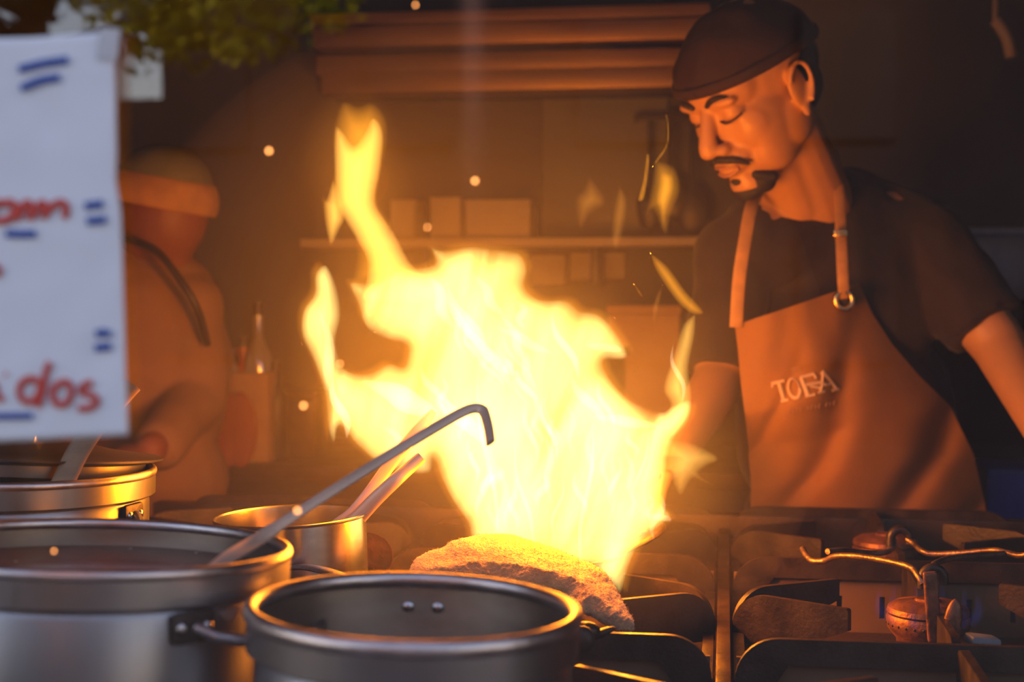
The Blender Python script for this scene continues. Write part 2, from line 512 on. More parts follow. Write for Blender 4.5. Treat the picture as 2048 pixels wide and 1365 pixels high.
def slot_panel(y, z0, z1):
    bm = bmesh.new()
    for cx in COLX:
        x0, x1 = cx - 0.198, cx + 0.198
        n = 8; w = (x1 - x0) / n; sw, sh = 0.0065, 0.026; zm = (z0 + z1) / 2 - 0.004
        for k in range(n):
            a, b = x0 + k * w, x0 + (k + 1) * w; m = (a + b) / 2
            box(bm, ((a + m - sw / 2) / 2, y, (z0 + z1) / 2), (m - sw / 2 - a, 0.004, z1 - z0))
            box(bm, ((b + m + sw / 2) / 2, y, (z0 + z1) / 2), (b - m - sw / 2, 0.004, z1 - z0))
            box(bm, (m, y, (z0 + zm - sh / 2) / 2), (sw, 0.004, zm - sh / 2 - z0))
            box(bm, (m, y, (z1 + zm + sh / 2) / 2), (sw, 0.004, z1 - zm - sh / 2))
    return bm


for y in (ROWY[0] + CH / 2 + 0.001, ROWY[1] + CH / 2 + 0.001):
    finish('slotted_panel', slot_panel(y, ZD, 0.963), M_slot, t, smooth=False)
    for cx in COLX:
        bm = bmesh.new(); box(bm, (cx, y + 0.0035, (ZD + 0.963) / 2), (0.390, 0.002, 0.958 - ZD)); finish('slot_dark_sheet', bm, M_black, t, smooth=False)  # black sheet added behind the slots so they look dark
bm = bmesh.new(); box(bm, (0, 2.155, 0.915), (1.76, 0.03, 0.11), bev=0.004); finish('back_rail', bm, M_deck, t)
bm = bmesh.new(); box(bm, (0, 0.84, 0.80), (1.70, 0.02, 0.13), bev=0.004); cp = finish('control_panel', bm, M_range, t)
for k in range(8):
    bm = bmesh.new(); lathe(bm, [(0, -0.022), (0.019, -0.02), (0.022, 0.012), (0, 0.012)],
                            Matrix.Translation((-0.77 + k * 0.22, 0.815, 0.80)) @ Matrix.Rotation(-PI / 2, 4, 'X'), 24)
    finish('knob', bm, M_black, cp)


def burner_bms(cx, cy):
    a = bmesh.new()
    M = Matrix.Translation((cx, cy, 0))
    lathe(a, [(0.0, 0.980), (0.012, 0.9802), (0.014, 0.9780), (0.034, 0.9752), (0.0405, 0.971), (0.042, 0.966), (0.039, 0.963), (0.0, 0.963)], M, 48)
    b = bmesh.new()
    lathe(b, [(0.0, 0.9635), (0.0405, 0.9635), (0.0425, 0.960), (0.041, 0.949), (0.032, 0.938), (0.026, ZD), (0.0, ZD)], M, 48)
    c = bmesh.new()
    for k in range(28):
        th = 2 * PI * k / 28; r = 0.0415
        q = Matrix.Translation((cx + r * math.cos(th), cy + r * math.sin(th), 0.9545))
        ell(c, q.translation, (0.0013, 0.0013, 0.0016), seg=8, rings=6)
    return a, b, c


for cx in COLX:
    for cy in ROWY:
        a, b, c = burner_bms(cx, cy)
        hb = finish('burner_base', b, M_burner, t)
        finish('burner_cap', a, M_burner, hb)
        ho = finish('burner_ports', c, M_black, hb)


def plate(bm, p0, d, L, h, th, r0, r1, z0, tip=None, arch=None):
    """an upright iron plate standing on z0 from p0 along d; its top corners are rounded by r0 / r1; tip lifts the underside of the far end"""
    d = Vector((d[0], d[1], 0)).normalized(); n = Vector((-d.y, d.x, 0))
    prof = [(0, 0)]
    for k in range(10):
        a = PI / 2 * k / 9; prof.append((r0 * (1 - math.cos(a)), h - r0 + r0 * math.sin(a)))
    for k in range(10):
        a = PI / 2 * k / 9; prof.append((L - r1 * (1 - math.sin(a)), h - r1 + r1 * math.cos(a)))
    if tip:
        prof.append((L, h - tip)); prof.append((L - 0.004, h - tip - 0.002)); prof.append((L * 0.45, 0))
    elif arch: prof += [(L, 0), (L - 0.030, 0), (L - 0.048, h - arch), (0.048, h - arch), (0.030, 0)]
    else: prof.append((L, 0))
    A = [bm.verts.new(Vector(p0) + d * u + n * th / 2 + Vector((0, 0, z0 + v))) for u, v in prof]
    B = [bm.verts.new(Vector(p0) + d * u - n * th / 2 + Vector((0, 0, z0 + v))) for u, v in prof]
    bm.faces.new(A); bm.faces.new(B[::-1])
    m = len(A)
    for k in range(m): bm.faces.new((A[k], B[k], B[(k + 1) % m], A[(k + 1) % m]))


def grate(cx, cy, label):
    z0, h = 0.930, ZG - 0.930
    g = thing('burner_grate', label, 'grate', (cx, cy, ZD), 'cast iron burner grates on the gas range')
    bm = bmesh.new(); hx, hy = CW / 2 - 0.003, CH / 2 - 0.006
    box(bm, (cx, cy - hy, z0 + 0.006), (2 * hx, 0.007, 0.016), bev=0.002)
    for y in (cy + hy,): plate(bm, (cx - hx, y, 0), (1, 0), 2 * hx, h, 0.007, 0.040, 0.040, z0, arch=0.024)
    for x in (cx - hx + 0.005, cx + hx - 0.005): box(bm, (x, cy, z0 + 0.004), (0.012, 2 * hy, 0.012), bev=0.002)
    for x in (-1, 1):
        for y in (-1, 1): box(bm, (cx + x * (hx - 0.01), cy + y * (hy - 0.01), (ZD + z0) / 2 + 0.001), (0.016, 0.012, z0 - ZD))
    finish('frame', bm, M_iron, g)
    L = 0.135
    for s in (-1, 1):
        for w in (-1, 1):
            bm = bmesh.new()
            plate(bm, (cx + s * hx, cy + w * 0.004, 0), (-s * 0.87, w * 0.56), L, h, 0.007, 0.040, 0.003, z0, 0.022)
            finish('fin', bm, M_iron, g)
    for w in (-1, 1):
        bm = bmesh.new()
        plate(bm, (cx, cy + w * (hy - 0.004), 0), (0, -w), 0.141, h, 0.008, 0.02, 0.014, z0, 0.03)
        finish('centre_fin', bm, M_iron, g)
    return g


cname = ['far left', 'left of the divider', 'right of the divider', 'far right']
rname = ['nearest the window', 'in the middle row', 'in the rear row']
for i, cx in enumerate(COLX):
    for j, cy in enumerate(ROWY):
        grate(cx, cy, 'black iron burner grate %s, %s column' % (rname[j], cname[i]))


# ------------------------------------------------------------------ pots
def pot_matrix(px, py, D, tilt_lr=0.0, tilt_fb=0.0):
    c = P(px, py, D)
    R = Matrix.Rotation(math.radians(tilt_fb), 4, CR) @ Matrix.Rotation(math.radians(tilt_lr), 4, Vector((CF.x, CF.y, 0)))
    return Matrix.Translation(c) @ R, c


def rivet(bm, c, n, r=0.005):
    n = Vector(n).normalized()
    ell(bm, c, (r, r, r * 0.6), n.to_track_quat('Z', 'Y').to_matrix(), 14, 8)


def side(M, r, ang, z):
    a = math.radians(ang)
    # angle 0 = to the right of the view, 90 = away, -90 = towards the camera
    rr = Vector((CR.x, CR.y, 0)).normalized(); ff = Vector((CF.x, CF.y, 0)).normalized()
    d = rr * math.cos(a) + ff * math.sin(a)
    return M @ (d * r + Vector((0, 0, z))), d


def bail_handle(bm_plate, bm_ring, bm_riv, M, r, ang, z, w=0.05, drop=0.02, out=0.034):
    """two riveted plates and a bar that stands out between them"""
    half = math.degrees(w / r)
    for s in (-1, 1):
        c, d = side(M, r + 0.003, ang + s * half, z)
        rot = d.to_track_quat('Y', 'Z').to_matrix()
        bp = bmesh.new(); box(bp, c, (0.032, 0.006, 0.021), rot, bev=0.004); bm_plate.append(bp)
        for q in (-1, 1):
            c2, d2 = side(M, r + 0.006, ang + s * half + q * math.degrees(0.009 / r), z)
            br = bmesh.new(); rivet(br, c2, d2, 0.0042); bm_riv.append((br, s))
    pts = []
    for k in range(17):
        u = -1 + k / 8
        o = (1 - abs(u) ** 3.2) * out
        c, d = side(M, r + 0.006 + o, ang + u * half, z - drop * (1 - u * u) ** 0.5 * 0.5)
        pts.append(c)
    tube(bm_ring, pts, 0.0042, 10)


def stockpot(name, label, px, py, D, r, height, lr, fb, band=0.028, lip=0.0045, handle=None, mats=(M_alu, M_rim), liquid=None, inner=M_inner):
    M, c = pot_matrix(px, py, D, lr, fb); height = c.z - ZG
    t = thing(name, label, 'pot', (c.x, c.y, ZG))
    bm = bmesh.new()
    prof = [(r - 0.0035, -0.003), (r, -0.002), (r, -band), (r - 0.002, -band - 0.0015), (r - 0.0075, -band - 0.004), (r - 0.0058, -band - 0.008), (r - 0.0058, -height + 0.014), (r - 0.016, -height), (0, -height)]
    lathe(bm, prof, M, 128)
    finish('wall', bm, mats[0], t, sharp=25)
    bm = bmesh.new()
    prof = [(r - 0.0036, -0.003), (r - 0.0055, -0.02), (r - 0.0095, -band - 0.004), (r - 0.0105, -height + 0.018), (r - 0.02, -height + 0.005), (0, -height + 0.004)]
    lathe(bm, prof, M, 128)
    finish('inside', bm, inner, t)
    bm = bmesh.new()
    prof = [(r - 0.0022 + lip * math.cos(a) * 0.8, lip * math.sin(a) - 0.001) for a in [2 * PI * k / 12 for k in range(12)]]
    lathe(bm, prof, M, 128, closed_prof=True)
    finish('rim', bm, mats[1], t)
    if handle:
        for ang in handle:
            a, b, c2 = [], bmesh.new(), []
            bail_handle(a, b, c2, M, r - 0.0062, ang[0], -band - 0.014, w=ang[1])
            ho = finish('handle', b, mats[0], t)
            for q_ in a: finish('bracket', q_, M_iron, ho)
            for q_, _ in c2: finish('rivet', q_, M_steel, ho)
    return t, M


# big pot of red sauce at the left
t, ML = stockpot('stock_pot', 'large dented aluminium pot full of dark red sauce, at the left below the paper sign', 190, 1092, 1.05, 0.1405, CAM.z - 0.185 - ZG + 0.0, 2.6, -2.7, band=0.022, handle=((-20, 0.062), (150, 0.05)))
bm = bmesh.new(); lathe(bm, [(0, -0.018), (0.1345, -0.018)], ML, 96)
sc = finish('sauce', bm, M_sauce, t, recalc=False)
random.seed(5)
for k in range(14):
    bm = bmesh.new(); a, q = random.uniform(0, 2 * PI), random.uniform(0.05, 0.125)
    ell(bm, ML @ Vector((q * math.cos(a), q * math.sin(a), -0.0176)), (random.uniform(.0008, .0022), .0008, .0004), seg=10, rings=6)
    finish('fat_speck', bm, M_scum, sc)

# front pot
t, MF = stockpot('stock_pot', 'aluminium pot nearest the window, centre foreground, dark inside with a thick rounded rim', 829, 1220, 0.95, 0.1085, CAM.z - 0.2085 - ZG, 2.0, -0.5, band=0.024, lip=0.006, handle=((-88, 0.036), (92, 0.04)))
bm = bmesh.new(); lathe(bm, [(0, -0.062), (0.1015, -0.062)], MF, 96); finish('broth', bm, M_broth, t, recalc=False)
for px_ in (790, 883):
    bm = bmesh.new(); a = 96 if px_ < 830 else 84
    c, d = side(MF, 0.1025, a, -0.02); rivet(bm, c, -d, 0.0048); finish('inner_rivet', bm, M_steel, t)

# rear left pot with its lid
t, MR = stockpot('stock_pot', 'wide aluminium pot under a tilted lid, behind the red sauce pot at the left edge', 30, 941, 1.42, 0.1340, CAM.z - 0.185 - ZG, 1.0, -0.8, band=0.022, handle=((-50, 0.075), (125, 0.06)))
bm = bmesh.new(); lathe(bm, [(0, -0.04), (0.126, -0.04)], MR, 96); finish('stew', bm, M_sauce, t, recalc=False)
cl = P(28, 908, 1.44)
ldm = Matrix.Translation(cl) @ Matrix.Rotation(math.radians(3.5), 4, CF) @ Matrix.Rotation(math.radians(-4.0), 4, CR)
t = thing('pot_lid', 'domed metal lid with a small upright knob, resting askew on the rear left pot', 'lid', cl)
bm = bmesh.new()
lathe(bm, [(0.122, -0.018), (0.127, -0.014), (0.128, -0.003), (0.144, 0.001), (0.1445, 0.003), (0.128, 0.003), (0.108, 0.006), (0.07, 0.013), (0.02, 0.0165), (0.0, 0.017),
           (0.0, 0.015), (0.07, 0.011), (0.106, 0.0045), (0.126, -0.004), (0.120, -0.018)], ldm, 128, closed_prof=False)
finish('dome', bm, M_alu, t)
bm = bmesh.new(); km = Matrix.Translation(P(60, 902, 1.44))
lathe(bm, [(0.0, 0.0), (0.011, 0.001), (0.0085, 0.003), (0.0072, 0.012), (0.0085, 0.017), (0.016, 0.019), (0.015, 0.022), (0, 0.023)], km, 40)
finish('knob', bm, M_steel, t)

# small saucepan with two spoons
r = 0.0775
Ms, c = pot_matrix(581, 1035, 1.50, -2.2, -0.3)
hS = c.z - ZG
t = thing('saucepan', 'small straight sided steel saucepan holding two spoons, behind the other pots', 'pot', (c.x, c.y, ZG))
bm = bmesh.new()
lathe(bm, [(r, -0.001), (r + 0.002, 0.0005), (r + 0.0022, 0.002), (r + 0.0005, 0.0026), (r - 0.001, 0.001), (r - 0.0012, -0.004), (r - 0.0014, -0.030),
           (r - 0.0016, -hS + 0.006), (r - 0.01, -hS + 0.002), (0, -hS + 0.002)], Ms, 128)
lathe(bm, [(r, -0.001), (r, -hS + 0.006), (r - 0.006, -hS), (0, -hS)], Ms, 128)
bmesh.ops.remove_doubles(bm, verts=bm.verts, dist=1e-5)
finish('pan_body', bm, M_steel, t, recalc=True)
bm = bmesh.new(); lathe(bm, [(0, -0.05), (r - 0.002, -0.05)], Ms, 64); finish('broth', bm, M_broth, t, recalc=False)
bm = bmesh.new()
hp = [P(600, 1135, 1.41), P(640, 1140, 1.38), P(680, 1153, 1.34), P(700, 1165, 1.30)]
tube(bm, spline([P(560, 1142, 1.425)] + hp, 6), 0.0045, 10, sx=1.6, sy=.6)
finish('handle', bm, M_iron, t)


def strip(bm, pts, ws, th, up):
    """a flat bar through pts whose wide side faces up x direction"""
    tube(bm, pts, [w for w in ws], 12, sx=1.0, sy=th, up=up)


# ladle in the red pot
t = thing('ladle', 'long steel ladle with a hooked handle end, leaning in the red sauce pot', 'ladle', P(470, 1110, 1.06))
pts = spline([P(405, 1160, 1.00), P(458, 1115, 1.035), P(520, 1077, 1.075), P(600, 1024, 1.10), P(700, 960, 1.13), P(800, 898, 1.16), P(880, 850, 1.18), P(925, 825, 1.19),
              P(950, 817, 1.193), P(966, 822, 1.19), P(973, 840, 1.18), P(978, 862, 1.168), P(981, 886, 1.155)], 6)
ws = []
for k in range(len(pts)):
    u = k / (len(pts) - 1); ws.append(0.0052 if u < .2 else 0.0042 if u < .75 else 0.0046)
bm = bmesh.new(); tube(bm, pts, ws, 14, sx=1.0, sy=0.42, up=CF)
finish('handle', bm, M_ladle, t)
bm = bmesh.new(); q = P(392, 1190, 0.995) + Vector((0, 0, -0.012))
lathe(bm, [(0.0, -0.022), (0.02, -0.018), (0.032, -0.004), (0.034, 0.006), (0.032, 0.006), (0.030, -0.003), (0.019, -0.0165), (0, -0.02)], Matrix.Translation(q), 48)
finish('bowl', bm, M_ladle, t)

# spoons in the saucepan
t = thing('spoon', 'longer spoon in the small saucepan, its pointed end crossing the ladle', 'spoon', P(690, 1050, 1.49))
pts = spline([P(650, 1085, 1.515), P(676, 1055, 1.515), P(705, 1030, 1.51), P(740, 985, 1.51), P(780, 930, 1.53), P(820, 880, 1.55), P(850, 845, 1.56), P(868, 823, 1.565)], 6)
ws = [0.010, .0105, .011, .0115, .0115, .011, .0105, .0100, .0095, .009, .0085, .008] + [0.007] * 40
nn = len(pts); ws = [0.0105 - 0.004 * min(1, k / (nn * .4)) - 0.004 * max(0, (k - nn * .75) / (nn * .25)) ** 2 for k in range(nn)]
bm = bmesh.new(); tube(bm, pts, ws, 14, sx=1.0, sy=0.28, up=CF); finish('handle', bm, M_ladle, t)
bm = bmesh.new(); q = P(640, 1100, 1.515); ell(bm, q, (0.022, 0.014, 0.006), Matrix.Rotation(0.5, 3, 'Y')); finish('bowl', bm, M_ladle, t)
t = thing('spoon', 'shorter broad handled spoon in the small saucepan, its blunt end below the flame', 'spoon', P(700, 1055, 1.48))
pts = spline([P(672, 1085, 1.505), P(698, 1052, 1.500), P(718, 1034, 1.495), P(750, 1000, 1.49), P(790, 962, 1.49), P(820, 935, 1.50), P(843, 915, 1.505)], 6); nn = len(pts)
bm = bmesh.new(); tube(bm, pts, [0.0095 - 0.0035 * (k / nn) for k in range(nn)], 14, sx=1.0, sy=0.55, up=CF); finish('handle', bm, M_ladle, t)
bm = bmesh.new(); q = P(662, 1098, 1.49); ell(bm, q, (0.018, 0.013, 0.006), Matrix.Rotation(0.5, 3, 'Y')); finish('bowl', bm, M_ladle, t)

# paddle leaning in the rear left pot
t = thing('serving_spoon', 'dark wide handled serving spoon sloping out of the rear left pot, under the sign', 'spoon', P(130, 955, 1.30))
bm = bmesh.new(); tube(bm, spline([P(122, 975, 1.32), P(150, 915, 1.33), P(185, 860, 1.34), P(235, 800, 1.37), P(262, 770, 1.385)], 5), 0.0105, 12, sx=1.0, sy=.3, up=CF)
finish('handle', bm, M_wood, t)
bm = bmesh.new(); ell(bm, P(112, 992, 1.325), (0.016, 0.008, 0.012)); finish('bowl', bm, M_wood, t)

# pan on the fire
pc = P(1092, 1100, 1.60); pc.z = ZG + 0.002
t = thing('frying_pan', 'black steel frying pan with food burning in it, hidden behind the towel and the fire', 'pan', pc)
bm = bmesh.new(); Mp = Matrix.Translation(pc)
lathe(bm, [(0.0, 0.0), (0.062, 0.0), (0.070, 0.003), (0.090, 0.028), (0.088, 0.029), (0.068, 0.006), (0.0, 0.003)], Mp, 72)
finish('pan_body', bm, M_iron, t)
bm = bmesh.new()
hand_pt = P(1262, 985, 1.85)
ph = spline([pc + Vector((0.083, 0.03, 0.024)), pc + Vector((0.12, 0.07, 0.045)), hand_pt + Vector((-.05, -.055, -.025)), hand_pt, hand_pt + Vector((0.045, 0.04, 0.02))], 6)
tube(bm, ph, 0.0095, 12, sx=1.0, sy=.5); finish('handle', bm, M_iron, t)

# towel
poly = [(820, 1140), (832, 1118), (858, 1104), (890, 1096), (908, 1080), (950, 1068), (1000, 1069), (1060, 1082), (1110, 1100), (1160, 1117), (1198, 1134), (1222, 1162), (1240, 1188),
        (1252, 1215), (1264, 1250), (1250, 1262), (1214, 1246), (1180, 1232), (1158, 1228), (1140, 1215), (1120, 1185), (1000, 1178), (900, 1176), (830, 1165)]
bm = inflate(poly, lambda x, y: 1.50 - 0.13 * (y - 1068) / 190, 0.030, 5.0, 0.5)
bmesh.ops.subdivide_edges(bm, edges=bm.edges, cuts=1, use_grid_fill=True)
bm.normal_update()
for v in bm.verts:
    w = noise.noise(v.co * 22) * 0.0045 + noise.noise(v.co * 90) * 0.0012 + noise.noise(v.co * 320) * 0.0008 + noise.noise(v.co * 800) * 0.0008
    v.co += v.normal * w
tw = tag(finish('kitchen_towel', bm, M_towel, sharp=180), 'thick brown terry towel bunched on the stove in front of the flames', 'towel')
recentre(tw, P(1050, 1190, 1.42))
# loose fibres along the towel
random.seed(3)
bm = bmesh.new(); vs = [v for v in tw.data.vertices]; nv = [v.normal.copy() for v in vs]
for k in range(4000):
    v = random.choice(vs); c = v.co + tw.location; n = (nv[v.index] + Vector([random.uniform(-.6, .6) for _ in range(3)])).normalized()
    L = random.uniform(0.001, 0.003); x, y = frame_from(n); w = 0.00025
    a = [bm.verts.new(c + x * w * math.cos(q) + y * w * math.sin(q)) for q in (0, 2.1, 4.2)]; tp = bm.verts.new(c + n * L)
    for i in range(3): bm.faces.new((a[i], a[(i + 1) % 3], tp))
fb = finish('terry_loops', bm, M_towel, tw); fb['kind'] = 'stuff'
# charred scrap and glove end at the foot of the towel
bm = bmesh.new(); ell(bm, P(1165, 1280, 1.24), (0.011, 0.008, 0.012)); ell(bm, P(1172, 1262, 1.26), (0.013, 0.01, 0.008)); ell(bm, P(1195, 1270, 1.27), (0.018, 0.006, 0.004), Matrix.Rotation(-.4, 3, 'Y'))
o = remeshed('charred_rag', bm, M_iron, None, 0.0015, 3); tag(o, 'small charred crumpled scrap lying by the right side of the front pot', 'scrap'); recentre(o, P(1175, 1280, 1.25))

# metal spatula blade behind the saucepan
t = thing('round_skillet', 'round iron pan end standing up behind the small saucepan', 'pan', P(745, 1110, 1.62))
bm = bmesh.new()
Mx = Matrix.Translation(P(742, 1107, 1.64)) @ Matrix.Rotation(math.radians(90), 4, Vector((1, 0, 0))) @ Matrix.Rotation(0.15, 4, 'X')
lathe(bm, [(0, 0), (0.024, 0), (0.0275, 0.008), (0.0265, 0.008), (0.0235, 0.0015), (0, 0.0015)], Mx, 48)
finish('pan_body', bm, M_burner, t)
bm = bmesh.new(); tube(bm, [P(742, 1134, 1.64), P(742, 1150, 1.64), P(715, 1172, 1.62)], 0.0045, 8); finish('handle', bm, M_iron, t)

# wire trivet over the right burner
t = thing('wire_trivet', 'scorched bent wire trivet with looped corners over the right hand burner', 'trivet', P(1815, 1120, 1.58))
rods = [
    [(1605, 1098, 1.66), (1613, 1112, 1.645), (1627, 1123, 1.63), (1650, 1122, 1.62), (1672, 1113, 1.60), (1720, 1114, 1.57), (1780, 1124, 1.53), (1822, 1136, 1.505), (1836, 1152, 1.49), (1846, 1168, 1.485)],
    [(1655, 1104, 1.64), (1690, 1102, 1.66), (1740, 1107, 1.68), (1772, 1105, 1.69), (1786, 1094, 1.70), (1787, 1078, 1.705)],
    [(1814, 1079, 1.70), (1828, 1089, 1.69), (1845, 1103, 1.67), (1870, 1109, 1.66), (1930, 1106, 1.64), (1985, 1101, 1.62), (2012, 1106, 1.60), (2040, 1112, 1.58), (2062, 1106, 1.57)],
    [(2012, 1108, 1.60), (1985, 1110, 1.59), (1940, 1113, 1.57), (1895, 1119, 1.54), (1872, 1127, 1.52), (1868, 1133, 1.51), (1880, 1146, 1.50)],
]
for rd in rods:
    bm = bmesh.new(); tube(bm, spline([P(*q) for q in rd], 6), 0.0034, 10); finish('wire_rod', bm, M_wire, t)
for (x, y, D, hh) in ((1800, 1078, 1.70, 0.034), (1866, 1158, 1.49, 0.050)):
    bm = bmesh.new(); c = P(x, y, D)
    pts = [c + CR * (0.011 * math.cos(a)) + Vector((0, 0, 0.011 * math.sin(a))) for a in [PI - PI * k / 10 for k in range(11)]]
    pts = [pts[0] + Vector((0, 0, -0.010))] + pts + [pts[-1] + Vector((0, 0, -0.006))]
    tube(bm, pts, 0.0052, 12); finish('corner_loop', bm, M_iron, t)
bm = bmesh.new(); ell(bm, P(1905, 1250, 1.40), (0.009, 0.006, 0.026), Matrix.Rotation(0.12, 3, 'Y')); box(bm, P(1865, 1215, 1.42), (0.014, 0.008, 0.07), Matrix.Rotation(-0.08, 3, 'Y'), 0.002)
o = remeshed('burner_bracket', bm, M_burner, None, 0.0015, 3); tag(o, 'rusty lobed iron bracket standing in front of the right hand burner', 'bracket'); recentre(o, P(1890, 1280, 1.41))
bm = bmesh.new(); box(bm, P(1965, 1282, 1.36), (0.030, 0.020, 0.010), Matrix.Rotation(0.15, 3, 'Y') @ Matrix.Rotation(.3, 3, 'Z'), 0.004)
o = tag(finish('scouring_pad', bm, M_panel), 'grey scouring pad lying on the range at the lower right', 'pad'); recentre(o, P(1965, 1295, 1.36))

# gas flames of the right burner
M_gas = flame_mat('blue_gas_flame', (0.10, 0.16, 1.0), 2.2)
M_gasor = flame_mat('amber_gas_flame', (1.0, 0.42, 0.04), 3.2)
t = thing('gas_flame', 'low blue gas flame licking from the right hand burner ring', 'flame', Vector((0.21, 1.5425, 0.945)))
bc = Vector((0.21, 1.5425, 0.958))
for k in range(12):
    a = 2 * PI * k / 12 + .1
    d = Vector((math.cos(a), math.sin(a), 0))
    bm = bmesh.new(); tube(bm, spline([bc + d * 0.042, bc + d * 0.050 + Vector((0, 0, 0.006)), bc + d * 0.052 + Vector((0, 0, 0.018)), bc + d * 0.048 + Vector((0, 0, 0.030))], 4),
                           [0.002, 0.0035, .0045, .005, .005, .005, .0045, .004, .0035, .003, .002, .001, .0004], 8)
    finish('flame_tongue', bm, M_gas, t)

# ------------------------------------------------------------------ the big fire
F_main = flame_mat('fire_body', (1.0, 0.74, 0.21), 20.0, noisy=0.80, sx=22.0, sz=4.5, tilt=-0.30)
F_edge = flame_mat('fire_edge', (1.0, 0.36, 0.025), 15.0)
F_core = flame_mat('fire_core', (1.0, 0.74, 0.38), 60.0)
F_tong = flame_mat('fire_tongue', (1.0, 0.52, 0.09), 34.0)
F_wisp = flame_mat('fire_wisp', (1.0, 0.36, 0.02), 26.0)
F_faint = flame_mat('fire_faint', (1.0, 0.36, 0.04), 10.0)
F_glow = flame_mat('fire_glare_haze', (1.0, 0.33, 0.03), 1.7)  # glow for the shell that imitates glare around the fire
fire = thing('fire', 'huge yellow burst of flame rising from the frying pan in the middle', 'fire', pc + Vector((0, 0, 0.02)))


def fD(x, y):
    return 1.62 + 0.05 * math.sin(x * 0.011 + 1) * math.cos(y * 0.008) + 0.00006 * (1100 - y) - 0.0013 * max(0, y - 1080)


main_poly = [(1242, 1190), (1214, 1168), (1150, 1130), (1060, 1105), (955, 1090), (935, 1045), (905, 1002), (882, 955), (868, 918), (862, 944), (835, 948), (770, 935), (715, 892), (680, 852),
             (668, 888), (655, 852), (650, 792), (628, 725), (604, 672), (606, 622), (628, 588), (630, 548), (652, 530), (674, 575), (682, 632), (672, 685), (690, 738), (735, 748),
             (778, 728), (806, 735), (815, 712), (812, 690), (768, 678), (732, 655), (716, 610), (700, 566), (748, 566), (800, 540), (868, 530), (862, 496), (890, 502), (940, 493), (1000, 500), (1040, 508),
             (1055, 540), (1050, 574), (1080, 600), (1130, 600), (1160, 622), (1190, 626), (1222, 652), (1255, 705), (1245, 720), (1207, 722), (1218, 756), (1262, 802), (1320, 824),
             (1345, 812), (1380, 800), (1380, 830), (1352, 872), (1338, 905), (1330, 960), (1322, 1005), (1340, 1035), (1290, 1076), (1262, 1122)]
finish('flame_body', inflate(main_poly, fD, 0.060, 6.0, 1.15, d0=30.0), F_main, fire, recalc=False)
finish('flame_edge', inflate([(x + (13 if x > 960 else -11), y + (-10 if y < 800 else 2)) for x, y in main_poly], lambda x, y: fD(x, y) + 0.004, 0.030, 7.0, 1.3, d0=26.0), F_edge, fire, recalc=False)
# tall tongue at upper left
T1 = [(700, 570), (800, 575), (850, 560), (810, 525), (778, 470), (786, 450), (757, 402), (768, 330), (776, 280), (772, 235), (745, 206), (715, 213), (684, 205), (664, 268), (668, 335), (652, 395),
      (642, 380), (645, 430), (660, 495), (674, 470), (692, 440), (708, 470), (712, 520)]
finish('flame_tongue', inflate(T1, lambda x, y: 1.60 + .0001 * (600 - y), 0.022, 5.0, 1.0), F_wisp, fire, recalc=False)
T1b = [(722, 600), (850, 610), (890, 570), (830, 535), (792, 470), (772, 440), (752, 402), (762, 340), (768, 280), (762, 250), (745, 235), (730, 262), (708, 290), (685, 262), (670, 255), (667, 320), (672, 400), (688, 440), (712, 480), (735, 530)]
finish('flame_tongue', inflate(T1b, lambda x, y: 1.60 + .0001 * (600 - y), 0.034, 5.0, 1.1, d0=22.0), F_tong, fire, recalc=False)
finish('flame_tongue', inflate([(646, 395), (652, 400), (668, 360), (690, 430), (680, 460), (662, 490), (650, 450)], lambda x, y: 1.61, 0.018, 4.0, 1.0), F_tong, fire, recalc=False)
# right hand tongues
finish('flame_tongue', inflate([(1392, 626), (1366, 650), (1348, 706), (1326, 776), (1340, 812), (1320, 850), (1345, 875), (1378, 842), (1384, 790), (1378, 735), (1390, 670)], lambda x, y: 1.60, 0.022, 4.5, 0.9), F_tong, fire, recalc=False)
finish('flame_tongue', inflate([(1300, 505), (1335, 532), (1372, 582), (1408, 624), (1388, 630), (1360, 612), (1330, 572), (1308, 535)], lambda x, y: 1.58, 0.016, 4.0, 1.0), F_wisp, fire, recalc=False)
finish('flame_tongue', inflate([(1330, 880), (1380, 885), (1428, 908), (1436, 922), (1412, 934), (1398, 950), (1440, 978), (1400, 962), (1384, 958), (1362, 992), (1345, 965), (1335, 930)], lambda x, y: 1.58, 0.016, 5.0, 0.9), F_tong, fire, recalc=False)
# detached wisps
wisps = [([(1330, 228), (1336, 232), (1339, 275), (1330, 305), (1305, 335), (1312, 318), (1330, 292), (1334, 262)], F_wisp, .008),
         ([(1292, 308), (1300, 312), (1296, 360), (1288, 400), (1275, 400), (1285, 360)], F_wisp, .012),
         ([(1310, 320), (1350, 335), (1362, 380), (1345, 425), (1330, 470), (1305, 420), (1290, 440), (1300, 380)], F_wisp, .014),
         ([(1320, 345), (1345, 350), (1348, 380), (1335, 420), (1326, 462), (1318, 420), (1312, 400)], F_wisp, .012),
         ([(1178, 350), (1205, 385), (1210, 410), (1180, 430), (1160, 460), (1150, 400), (1165, 380)], F_faint, .016),
         ([(1238, 368), (1255, 400), (1250, 450), (1235, 500), (1222, 480), (1226, 420)], F_faint, .014),
         ([(1262, 560), (1275, 575), (1288, 595), (1278, 590)], F_wisp, .006),
         ([(1325, 570), (1322, 600), (1308, 650), (1304, 620), (1312, 590)], F_faint, .010),
         ([(560, 270), (700, 240), (790, 260), (800, 420), (860, 500), (700, 560), (640, 520), (600, 430)], F_glow, .05)]
for pl, mt, H in wisps[:-1]:
    finish('flame_wisp', inflate(pl, lambda x, y: 1.62, H, 4.0, 1.0), mt, fire, recalc=False)
